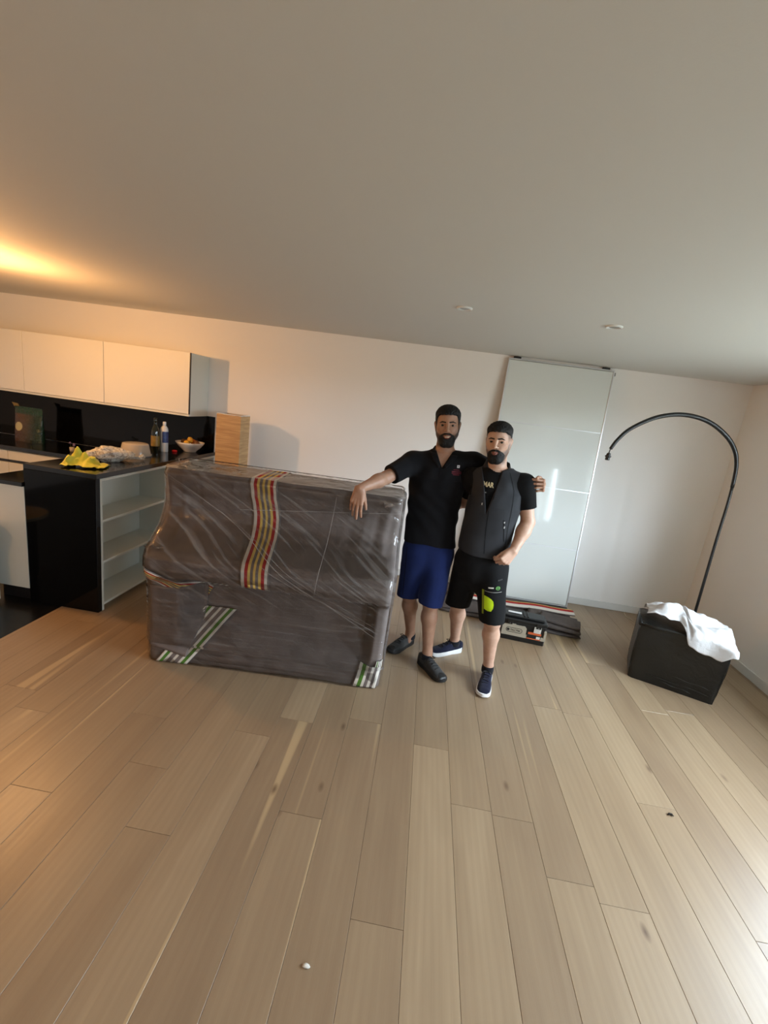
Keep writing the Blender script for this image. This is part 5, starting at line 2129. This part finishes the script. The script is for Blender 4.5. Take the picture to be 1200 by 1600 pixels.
def sleeve(S, a, b, r1, r2, frac, k=0.03, wr=0.003, sd=0.0):
    a, b = np.array(a, float), np.array(b, float)
    e = a+(b-a)*frac
    ax = nrm(b-a)

    def fn(X, Y, Z):
        d = d_cone(X, Y, Z, a, b, r1, r1+(r2-r1)/frac)+wr*wr_noise(X, Y, Z, 0.8, sd)
        pl = (X-f32(e[0]))*f32(ax[0])+(Y-f32(e[1]))*f32(ax[1])+(Z-f32(e[2]))*f32(ax[2])
        return np.maximum(d, pl)
    R = max(r1, r2)+0.01
    S.add(fn, np.minimum(a, e)-R, np.maximum(a, e)+R, k)


sleeve(S, SH1R, EL1R, 0.072, 0.066, 0.82, sd=1.0)
sleeve(S, SH1L, EL1L, 0.072, 0.066, 0.80, sd=2.0)
# neck opening and placket
vx, vz0, vz1 = 0.116, 1.405, 1.50


def vcut(vx, vz0, vz1, hw, yf):
    def fn(X, Y, Z):
        w = np.clip((Z-vz0)/(vz1-vz0), -0.2, 1.3)*hw
        return np.maximum(np.maximum(np.abs(X-vx)-w, Y-yf), vz0-0.01-Z)*0.8
    return fn


S.cut(vcut(vx, vz0, vz1, 0.047, 2.985), (0.02, 2.75, 1.38), (0.22, 3.0, 1.56), 0.004)
S.cut(lambda X, Y, Z: d_cone(X, Y, Z, nb1+np.array((0, 0, 0.02)), np.array(fr1.w((0, -0.022, -0.06))), 0.064, 0.062), (0, 2.85, 1.44), (0.25, 3.12, 1.58), 0.004)
S.cut(lambda X, Y, Z: (Z-(0.876+0.010*np.sin(X*16)+0.03*(Y-2.98)))+0*Y, (-0.3, 2.68, 0.80), (0.64, 3.22, 0.90), 0.004)
co, q = S.mesh()
polo = np_mesh('polo_shirt', co, q, M['polo'], man1, True, O1)


# turned-down collar
def collar(fn_parent, origin, nb, r_in, r_out, zt, zd, gap, material, tip=0.03, name='collar', ry=0.95, lean=0.0, n=40, thick=0.004):
    def fn(a, c):
        ph = gap+(2*PI-2*gap)*a            # 0 = front
        r = r_in+(r_out-r_in)*c
        front = math.exp(-((min(a, 1-a))/0.13)**2)
        x = nb[0]+math.sin(ph)*r+lean*0
        y = nb[1]-math.cos(ph)*r*ry-0.012*front*c
        z = nb[2]+zt*(1-0.30*front)+(0.0-zt-zd)*c*1.0-(tip*front*c)-0.030*front*(1-c)
        return (x-origin[0], y-origin[1], z-origin[2])
    o = MB().grid(fn, n, 8).build(name, material, fn_parent, True)
    thicken(o, thick, 0.0)
    return o


collar(polo, O1, (0.116, 2.988, 1.478), 0.064, 0.090, 0.055, -0.010, 0.52, M['polo'], 0.016)
tr1 = bvh_of(polo)
loc1 = lambda x, z: (x-O1[0], -0.3, z-O1[2])
for sg in (-1, 1):
    def lap(a, c, sg=sg):
        z = vz0+0.012+(1.492-vz0-0.012)*c
        x0 = vx+sg*(0.003+0.047*max(0.0, (z-vz0)/(vz1-vz0)))
        return loc1(x0+sg*(0.001+(0.010+0.030*min(1, c*1.6))*a), z-0.012*a*(1-c))
    lo_ = decal('collar_lapel', grid_quads(lap, 6, 12), polo, tr1, M['polo'], polo, 0.006)
    thicken(lo_, 0.005, 0.0)
# placket edge, chest emblem and small red lettering
M['emblem'] = mat('white_embroidery', (0.75, 0.73, 0.72), 0.8)
M['red_thread'] = mat('red_embroidery', (0.42, 0.05, 0.12), 0.8)
ec = P(717.0, 730.5, 2.86)
ex, ez = ec.x, ec.z
decal('chest_emblem', grid_quads(lambda a, c: loc1(ex-0.0085+0.017*a, ez-0.0085+0.017*c), 3, 3), polo, tr1, M['emblem'], polo, 0.0020)
decal('emblem_mark', [[loc1(ex-0.0012+0.0024*a, ez-0.005+0.010*b_) for a, b_ in ((0, 0), (1, 0), (1, 1), (0, 1))], [loc1(ex-0.005+0.010*a, ez-0.0012+0.0024*b_) for a, b_ in ((0, 0), (1, 0), (1, 1), (0, 1))]], polo, tr1, M['polo'], polo, 0.0028)
rgl = random.Random(3)
for row, (wd_, zz) in enumerate(((0.040, -0.024), (0.062, -0.036), (0.058, -0.046), (0.040, -0.055))):
    polys = []
    x = ex-wd_/2-0.008
    while x < ex+wd_/2-0.008:
        w_ = rgl.uniform(0.003, 0.0065)
        hgt = 0.0042
        zo = ez+zz-0.10*(x-ex)*0
        polys.append([loc1(x+w_*a, zo+hgt*b) for a, b in ((0, 0), (1, 0), (1, 1), (0, 1))])
        x += w_+0.0016
    decal('red_embroidery', polys, polo, tr1, M['red_thread'], polo, 0.0016)['kind'] = 'stuff'
decal('placket', ribbon([loc1(vx, vz0-0.004), loc1(vx-0.002, vz0-0.055)], 0.018, 8), polo, tr1, M['polo'], polo, 0.0022)

# blue shorts
S = Field((-0.12, 2.74, 0.40), (0.36, 3.20, 0.96), 0.0042)
S.add(lambda X, Y, Z: d_loft(X, Y, Z, [(0.62, 0.115, 2.965, 0.050, 0.045), (0.68, 0.115, 2.975, 0.105, 0.085), (0.74, 0.115, 2.982, 0.150, 0.116), (0.80, 0.117, 2.985, 0.170, 0.124), (0.92, 0.116, 2.985, 0.168, 0.118)])+0.002*wr_noise(X, Y, Z, 0.7, 1.0), (-0.1, 2.84, 0.61), (0.32, 3.13, 0.93), 0.05)


def short_leg(S, a, b, r1, r2, hem, sd, wr=0.004, flat=(0, 1, 0), fs=1.06):
    a, b = np.array(a, float), np.array(b, float)
    lo = np.minimum(a, b)-max(r1, r2)*1.2
    hi = np.maximum(a, b)+max(r1, r2)*1.2
    S.add(lambda X, Y, Z: np.maximum(d_cone(X, Y, Z, a, b, r1, r2, flat, fs)+wr*wr_noise(X, Y, Z, 0.6, sd), hem(X, Y)-Z), lo, hi, 0.032)


short_leg(S, (0.050, 2.985, 0.80), (0.026, 3.005, 0.40), 0.108, 0.080, lambda X, Y: 0.452+0.06*(X-0.03)-0.05*(Y-3.0), 1.0)
short_leg(S, (0.185, 2.975, 0.80), (0.190, 2.885, 0.40), 0.108, 0.082, lambda X, Y: 0.462-0.04*(X-0.19)-0.05*(Y-2.9), 2.0)
co, q = S.mesh()
sh1 = np_mesh('shorts', co, q, M['blue_short'], man1, True, O1)
trs = bvh_of(sh1)
decal('side_seam', ribbon([loc1(-0.030, 0.84), loc1(-0.022, 0.70), loc1(-0.012, 0.48)], 0.004, 10), sh1, trs, M['polo'], sh1, 0.001)

for hl, te in (((0.112, 3.172), (-0.045, 2.945)), ((0.178, 2.915), (0.350, 2.690))):
    shoe(man1, O1, hl, te, M['shoe_grey'], M['rubber_black'], M['lace_black'], M['rubber_black'], 0.285, 0.030)
for ax_, ay_ in ((0.090, 3.120), (0.221, 2.866)):
    MB().lathe([(0.040, 0.060), (0.041, 0.075), (0.039, 0.098), (0.036, 0.100), (0.034, 0.08)], 24, (ax_-O1[0], ay_-O1[1], 0), cap=False).build('sock', M['sock'], man1, True)

# ================================================================== the man in the dark vest (right)
M['skin2'] = skin_mat('skin_light_tan', (0.74, 0.60, 0.52))
M['vest'] = cloth_mat('charcoal_softshell', (0.155, 0.16, 0.175), 300, 0.15, 0.75, 0.05)
M['tee'] = cloth_mat('black_cotton', (0.026, 0.026, 0.032), sheen=0.03)
M['black_short'] = cloth_mat('black_work_cloth', (0.045, 0.045, 0.05), 300, sheen=0.03)
M['lime'] = cloth_mat('lime_fabric', (0.72, 0.84, 0.10), 200, 0.3)
M['olive_lime'] = cloth_mat('olive_lime_fabric', (0.50, 0.55, 0.14), 200, 0.3)
M['navy_shoe'] = cloth_mat('navy_mesh_fabric', (0.075, 0.085, 0.17), 240, 0.6)
M['white_sole'] = mat('white_foam_sole', (0.86, 0.86, 0.86), 0.5)
M['zip'] = mat('zip_silver', (0.75, 0.75, 0.75), 0.35, metal=0.8)
M['green_print'] = mat('green_print', (0.30, 0.50, 0.22), 0.7)

O2 = (0.47, 2.88, 0.0)
man2 = thing('person', 'bearded person in charcoal vest and black work shorts standing before the glass door', 'person', O2)
fr2 = Frame((0.436, 2.865, 1.612), (-0.34, -1, -0.03), (-0.075, 0.0, 1), 1.0)
F = Field((-0.02, 2.50, -0.01), (0.84, 3.32, 1.78), 0.0034)
add_head(F, fr2, JAW2, 1.05)
nb2 = np.array((0.462, 2.893, 1.432))
F.cone(fr2.w((0, -0.022, -0.055)), nb2, 0.055, 0.062, 0.03)
F.add(lambda X, Y, Z: d_loft(X, Y, Z, [(0.78, 0.476, 2.89, 0.145, 0.095), (0.95, 0.470, 2.88, 0.142, 0.098), (1.10, 0.474, 2.872, 0.145, 0.098), (1.22, 0.478, 2.868, 0.155, 0.100), (1.32, 0.478, 2.872, 0.155, 0.096), (1.39, 0.470, 2.88, 0.120, 0.078), (1.45, 0.462, 2.89, 0.068, 0.06)]), (0.3, 2.75, 0.77), (0.66, 3.02, 1.46), 0.03)
SH2L, EL2L, WR2L = (0.642, 2.855, 1.380), (0.710, 2.850, 1.145), (0.634, 2.745, 0.972)
SH2R, EL2R, WR2R = (0.318, 2.925, 1.365), (0.335, 3.130, 1.165), (0.125, 3.185, 1.10)
F.cone((0.53, 2.87, 1.395), SH2L, 0.052, 0.052, 0.04)
F.cone((0.40, 2.89, 1.385), SH2R, 0.052, 0.052, 0.04)
add_arm(F, SH2L, EL2L, WR2L, 1.02)
add_arm(F, SH2R, EL2R, WR2R, 1.0)
add_hand(F, WR2L, (-0.55, -0.35, -0.76), (0.35, -0.90, 0.10), (-0.75, 0.0, 0.55), [(0.95, 1.0, 0.6), (1.0, 1.05, 0.6), (1.05, 1.05, 0.6), (1.1, 1.1, 0.6)], (0.30, 0.3, 0.3), 0.03, 1.0)
add_hand(F, WR2R, (-0.98, 0.05, -0.1), (0, 0.98, 0), (0, 0, 1), [(0.2, 0.2, 0.1)]*4, (0.4, 0.1, 0.1), 0.05, 1.0)
add_leg(F, (0.555, 2.865, 0.80), (0.598, 2.775, 0.475), (0.645, 2.832, 0.105), (0.1, 1, 0), (-0.2, -1, 0), 0.98)
add_leg(F, (0.405, 2.925, 0.80), (0.382, 2.990, 0.470), (0.428, 3.125, 0.105), (0.5, 0.85, 0), (-0.87, -0.48, 0), 0.98)
co, q = F.mesh()
body2 = np_mesh('body', co, q, M['skin2'], man2, True, O2)
del F
eyes(fr2, man2, O2, (0, 0, 1.70))
head_piece('eyebrows', fr2, brow_fn(JAW2, 1.1), M['brow'], man2, O2, 0.0018)
stubble(body2, fr2, O2, JAW2, (0.0, 0.010), 0.7)
head_piece('hair', fr2, hair_fn(0.017, 0.0022, nape=0.03, fade=0.046, front=0.071, seed=2.0, jaw=JAW2, temple=0.056), M['hair'], man2, O2)
head_piece('beard', fr2, beard_fn(0.0075, 0.0135, cheek=-0.0355, seed=1.4, jaw=JAW2, width=1.06), M['hair'], man2, O2)
for pts, rr in (([(-0.021, 0.0790, -0.0548), (-0.008, 0.0880, -0.0528), (0.0, 0.0890, -0.0535), (0.008, 0.0880, -0.0528), (0.021, 0.0790, -0.0548)], [0.002, 0.0046, 0.0042, 0.0046, 0.002]),
                ([(-0.019, 0.0785, -0.0575), (-0.008, 0.0875, -0.0628), (0.0, 0.0890, -0.0638), (0.008, 0.0875, -0.0628), (0.019, 0.0785, -0.0575)], [0.002, 0.0052, 0.0058, 0.0052, 0.002])):
    MB().tube([Vector(fr2.w(p))-Vector(O2) for p in pts], rr, 8).build('lip', M['lip'], man2, True)

# black T-shirt
S = Field((0.20, 2.66, 0.84), (0.82, 3.20, 1.52), 0.0042)
S.add(lambda X, Y, Z: d_loft(X, Y, Z, [(0.86, 0.474, 2.885, 0.152, 0.106), (0.95, 0.470, 2.88, 0.152, 0.106), (1.10, 0.474, 2.872, 0.154, 0.106), (1.22, 0.478, 2.868, 0.162, 0.108), (1.32, 0.478, 2.872, 0.160, 0.104), (1.39, 0.470, 2.88, 0.125, 0.086), (1.455, 0.462, 2.89, 0.074, 0.068)]), (0.3, 2.75, 0.85), (0.66, 3.02, 1.46), 0.02)
S.cone((0.53, 2.87, 1.395), SH2L, 0.060, 0.062, 0.04)
S.cone((0.40, 2.89, 1.385), SH2R, 0.060, 0.062, 0.04)
sleeve(S, SH2L, EL2L, 0.066, 0.061, 0.62, sd=0.4)
sleeve(S, SH2R, EL2R, 0.064, 0.060, 0.60, sd=1.4)
S.cut(lambda X, Y, Z: d_cone(X, Y, Z, nb2+np.array((-0.002, -0.010, 0.012)), np.array(fr2.w((0, -0.018, -0.06))), 0.066, 0.063), (0.3, 2.7, 1.40), (0.62, 3.05, 1.52), 0.004)
co, q = S.mesh()
tee = np_mesh('t_shirt', co, q, M['tee'], man2, True, O2)
loc2 = lambda x, z: (x-O2[0], -0.3, z-O2[2])
trt = bvh_of(tee)
lc = P(759.5, 757, 2.77)
M['cream_print'] = mat('cream_print', (0.80, 0.74, 0.58), 0.7)
polys = text_polys('MAR', 0.042, (lc.x+0.017-O2[0], -0.3, lc.z-0.015), 0.0012, 0.72)
decal('shirt_lettering', polys, tee, trt, M['cream_print'], tee, 0.0016)['kind'] = 'stuff'
for (px_, py_, w_, h_) in ((757.5, 769.5, 0.018, 0.006), (757, 775, 0.007, 0.005), (756.5, 780.5, 0.005, 0.004)):
    c = P(px_, py_, 2.77)
    decal('shirt_print', grid_quads(lambda a, b: loc2(c.x+w_*(a-0.5), c.z+h_*(b-0.5)), 3, 2), tee, trt, M['grey_plastic'], tee, 0.0016)

# ribbed neckline
nc = nb2+np.array((-0.004, -0.014, 0.012))
pts = []
for i in range(41):
    a = 2*PI*i/40
    pts.append((nc[0]+0.0655*math.sin(a)-O2[0], nc[1]-0.064*math.cos(a)-O2[1], nc[2]-0.016*math.cos(a)+0.002))
MB().tube(pts, 0.0075, 10, False).build('neckline', M['tee'], tee, True)

# sleeveless vest
S = Field((0.26, 2.66, 0.82), (0.74, 3.10, 1.54), 0.0042)
rows2 = [(0.860, 0.474, 2.885, 0.172, 0.130), (0.93, 0.470, 2.880, 0.168, 0.126), (1.02, 0.470, 2.875, 0.164, 0.122), (1.12, 0.475, 2.870, 0.166, 0.122), (1.22, 0.480, 2.866, 0.174, 0.124), (1.31, 0.481, 2.870, 0.172, 0.118), (1.375, 0.475, 2.878, 0.145, 0.100), (1.425, 0.467, 2.886, 0.105, 0.085), (1.455, 0.463, 2.89, 0.086, 0.078)]
S.add(lambda X, Y, Z: d_loft(X, Y, Z, rows2)+drape(X, Y, Z, 2.0, 0.0045), (0.28, 2.72, 0.85), (0.68, 3.04, 1.46), 0.02)
S.cone((0.52, 2.875, 1.395), (0.612, 2.862, 1.382), 0.072, 0.066, 0.03)
S.cone((0.41, 2.885, 1.390), (0.348, 2.905, 1.368), 0.070, 0.066, 0.03)
# armholes
S.cut(lambda X, Y, Z: (0.636+0.25*np.maximum(0, Z-1.36)+0.8*np.maximum(0, 1.27-Z)-X)*0.8+0*Y, (0.58, 2.66, 1.17), (0.74, 3.10, 1.54), 0.006)
S.cut(lambda X, Y, Z: (X-(0.322-0.25*np.maximum(0, Z-1.36)-0.8*np.maximum(0, 1.27-Z)))*0.8+0*Y, (0.24, 2.66, 1.17), (0.38, 3.10, 1.54), 0.006)
# open front down to the half-drawn zip, and neck
S.cut(vcut(0.424, 1.185, 1.43, 0.056, 2.88), (0.33, 2.66, 1.16), (0.58, 2.9, 1.54), 0.004)
S.cut(lambda X, Y, Z: d_cone(X, Y, Z, nb2+np.array((0, 0, 0.0)), np.array(fr2.w((0, -0.02, -0.06))), 0.074, 0.068), (0.3, 2.7, 1.38), (0.62, 3.05, 1.54), 0.004)
S.cut(lambda X, Y, Z: Z-(0.890+0.05*np.abs(X-0.40)-0.05*(X-0.47)-0.10*np.maximum(0, 2.80-Y)), (0.26, 2.66, 0.82), (0.74, 3.10, 0.93), 0.004)
co, q = S.mesh()
vest = np_mesh('vest', co, q, M['vest'], man2, True, O2)
collar(vest, O2, (0.461, 2.892, 1.432), 0.072, 0.088, 0.066, -0.018, 0.70, M['vest'], 0.020, 'stand_collar', 0.95, thick=0.008)
trv = bvh_of(vest)
for pts, nm in (([P(764, 800, 2.72), P(760, 830, 2.72), P(757, 868, 2.72)], 'front_zip'), ([P(788.5, 815, 2.72), P(789, 850, 2.72)], 'pocket_zip'), ([P(775, 765, 2.72), P(772, 782, 2.72)], 'chest_zip')):
    decal(nm, ribbon([(p.x-O2[0], -0.3, p.z) for p in pts], 0.0038, 8), vest, trv, M['black_short'], vest, 0.0018)
for px_, py_, w_, h_ in ((789.5, 818.5, 0.008, 0.010), (789.5, 826.5, 0.008, 0.014), (774.5, 769, 0.005, 0.012), (754, 789, 0.005, 0.014)):
    c = P(px_, py_, 2.72)
    decal('zip_pull', grid_quads(lambda a, b: loc2(c.x+w_*(a-0.5), c.z+h_*(b-0.5)), 2, 2), vest, trv, M['zip'], vest, 0.0035)
# raised panel seams that give the vest its cut
for pts in ([P(801, 742, 2.72), P(806, 770, 2.72), P(801, 800, 2.72), P(795, 830, 2.72), P(791, 862, 2.72)],):
    decal('seam', ribbon([(p.x-O2[0], -0.3, p.z) for p in pts], 0.003, 8), vest, trv, M['black_short'], vest, 0.0012)

# black work shorts
S = Field((0.24, 2.62, 0.40), (0.74, 3.16, 0.96), 0.0042)
S.add(lambda X, Y, Z: d_loft(X, Y, Z, [(0.62, 0.486, 2.885, 0.045, 0.045), (0.68, 0.484, 2.89, 0.095, 0.085), (0.74, 0.481, 2.895, 0.140, 0.110), (0.80, 0.477, 2.895, 0.160, 0.118), (0.93, 0.472, 2.885, 0.156, 0.112)])+0.002*wr_noise(X, Y, Z, 0.7, 2.0), (0.28, 2.74, 0.61), (0.68, 3.05, 0.94), 0.05)
short_leg(S, (0.550, 2.875, 0.80), (0.604, 2.775, 0.40), 0.104, 0.079, lambda X, Y: 0.462+0.10*(X-0.60)-0.05*(Y-2.78), 0.5)
short_leg(S, (0.405, 2.930, 0.80), (0.378, 3.000, 0.40), 0.104, 0.082, lambda X, Y: 0.452+0.05*(X-0.38)-0.05*(Y-3.0), 2.5)
co, q = S.mesh()
sh2 = np_mesh('work_shorts', co, q, M['black_short'], man2, True, O2)
trs2 = bvh_of(sh2)


def pq(px_, py_):
    c = P(px_, py_, 2.70)
    return (c.x-O2[0], -0.3, c.z)


def dec_px(name, poly_px, material, lift=0.003, n=8):
    """patch between four photo-measured corners, on the thigh"""
    a, b, c, d = [Vector(pq(*p)) for p in poly_px]
    return decal(name, grid_quads(lambda u, v: (a*(1-u)+b*u)*(1-v)+(d*(1-u)+c*u)*v, n, n), sh2, trs2, material, sh2, lift)


dec_px('pocket_piping', [(755.0, 927), (758.2, 927), (756.3, 963), (754.0, 963)], M['olive_lime'], 0.004)
half = [pq(757.8, 935.0), pq(757.2, 955.0)]
pts = [pq(757.8, 935), pq(763, 936.5), pq(768.5, 939.5), pq(771.6, 943), pq(772, 948), pq(771, 953), pq(767.5, 957.5), pq(762.5, 957.2), pq(757.2, 955)]
cen = pq(762.5, 946)
cv = Vector(cen)
ringp = [Vector(q_) for q_ in pts]
fan = []
for i in range(len(ringp)):
    a_, b_ = ringp[i], ringp[(i+1) % len(ringp)]
    for m in range(4):
        f0, f1 = m/4, (m+1)/4
        fan.append([cv+(a_-cv)*f1, cv+(b_-cv)*f1, cv+(b_-cv)*f0, cv+(a_-cv)*f0] if m else [cv, cv+(a_-cv)*f1, cv+(b_-cv)*f1])
decal('lime_pocket', fan, sh2, trs2, M['lime'], sh2, 0.004)
dec_px('white_tab', [(764.5, 922.3), (773, 922.3), (773, 924.3), (764.5, 924.3)], M['paper_white'], 0.003, 3)
ring = []
for i in range(20):
    a = 2*PI*i/20
    a2 = 2*PI*(i+1)/20
    cx_, cy_ = 780, 924
    f = lambda an, r: pq(cx_+3.8*r*math.cos(an), cy_+2.9*r*math.sin(an))
    ring.append([f(a, 1), f(a2, 1), f(a2, 0.62), f(a, 0.62)])
decal('green_logo', ring+[[pq(777.5, 923.2), pq(782.5, 923.2), pq(782.5, 924.6), pq(777.5, 924.6)]], sh2, trs2, M['green_print'], sh2, 0.003)
decal('pocket_seam', ribbon([pq(759, 928.5), pq(772, 930), pq(786, 930.5)], 0.003, 8), sh2, trs2, M['grey_plastic'], sh2, 0.002)
decal('belt_tab', ribbon([pq(780, 912.5), pq(788, 911.5)], 0.009, 6), sh2, trs2, M['shoe_grey'], sh2, 0.004)

shoe(man2, O2, (0.662, 2.885), (0.594, 2.600), M['navy_shoe'], M['white_sole'], M['sock'], None, 0.292, 0.032, 0.088)
shoe(man2, O2, (0.492, 3.165), (0.250, 3.020), M['navy_shoe'], M['white_sole'], M['sock'], None, 0.290, 0.034, 0.090)
for ax_, ay_ in ((0.645, 2.832), (0.428, 3.126)):
    MB().lathe([(0.040, 0.060), (0.042, 0.080), (0.039, 0.112), (0.036, 0.114), (0.034, 0.09)], 24, (ax_-O2[0], ay_-O2[1], 0), cap=False).build('sock', M['sock'], man2, True)
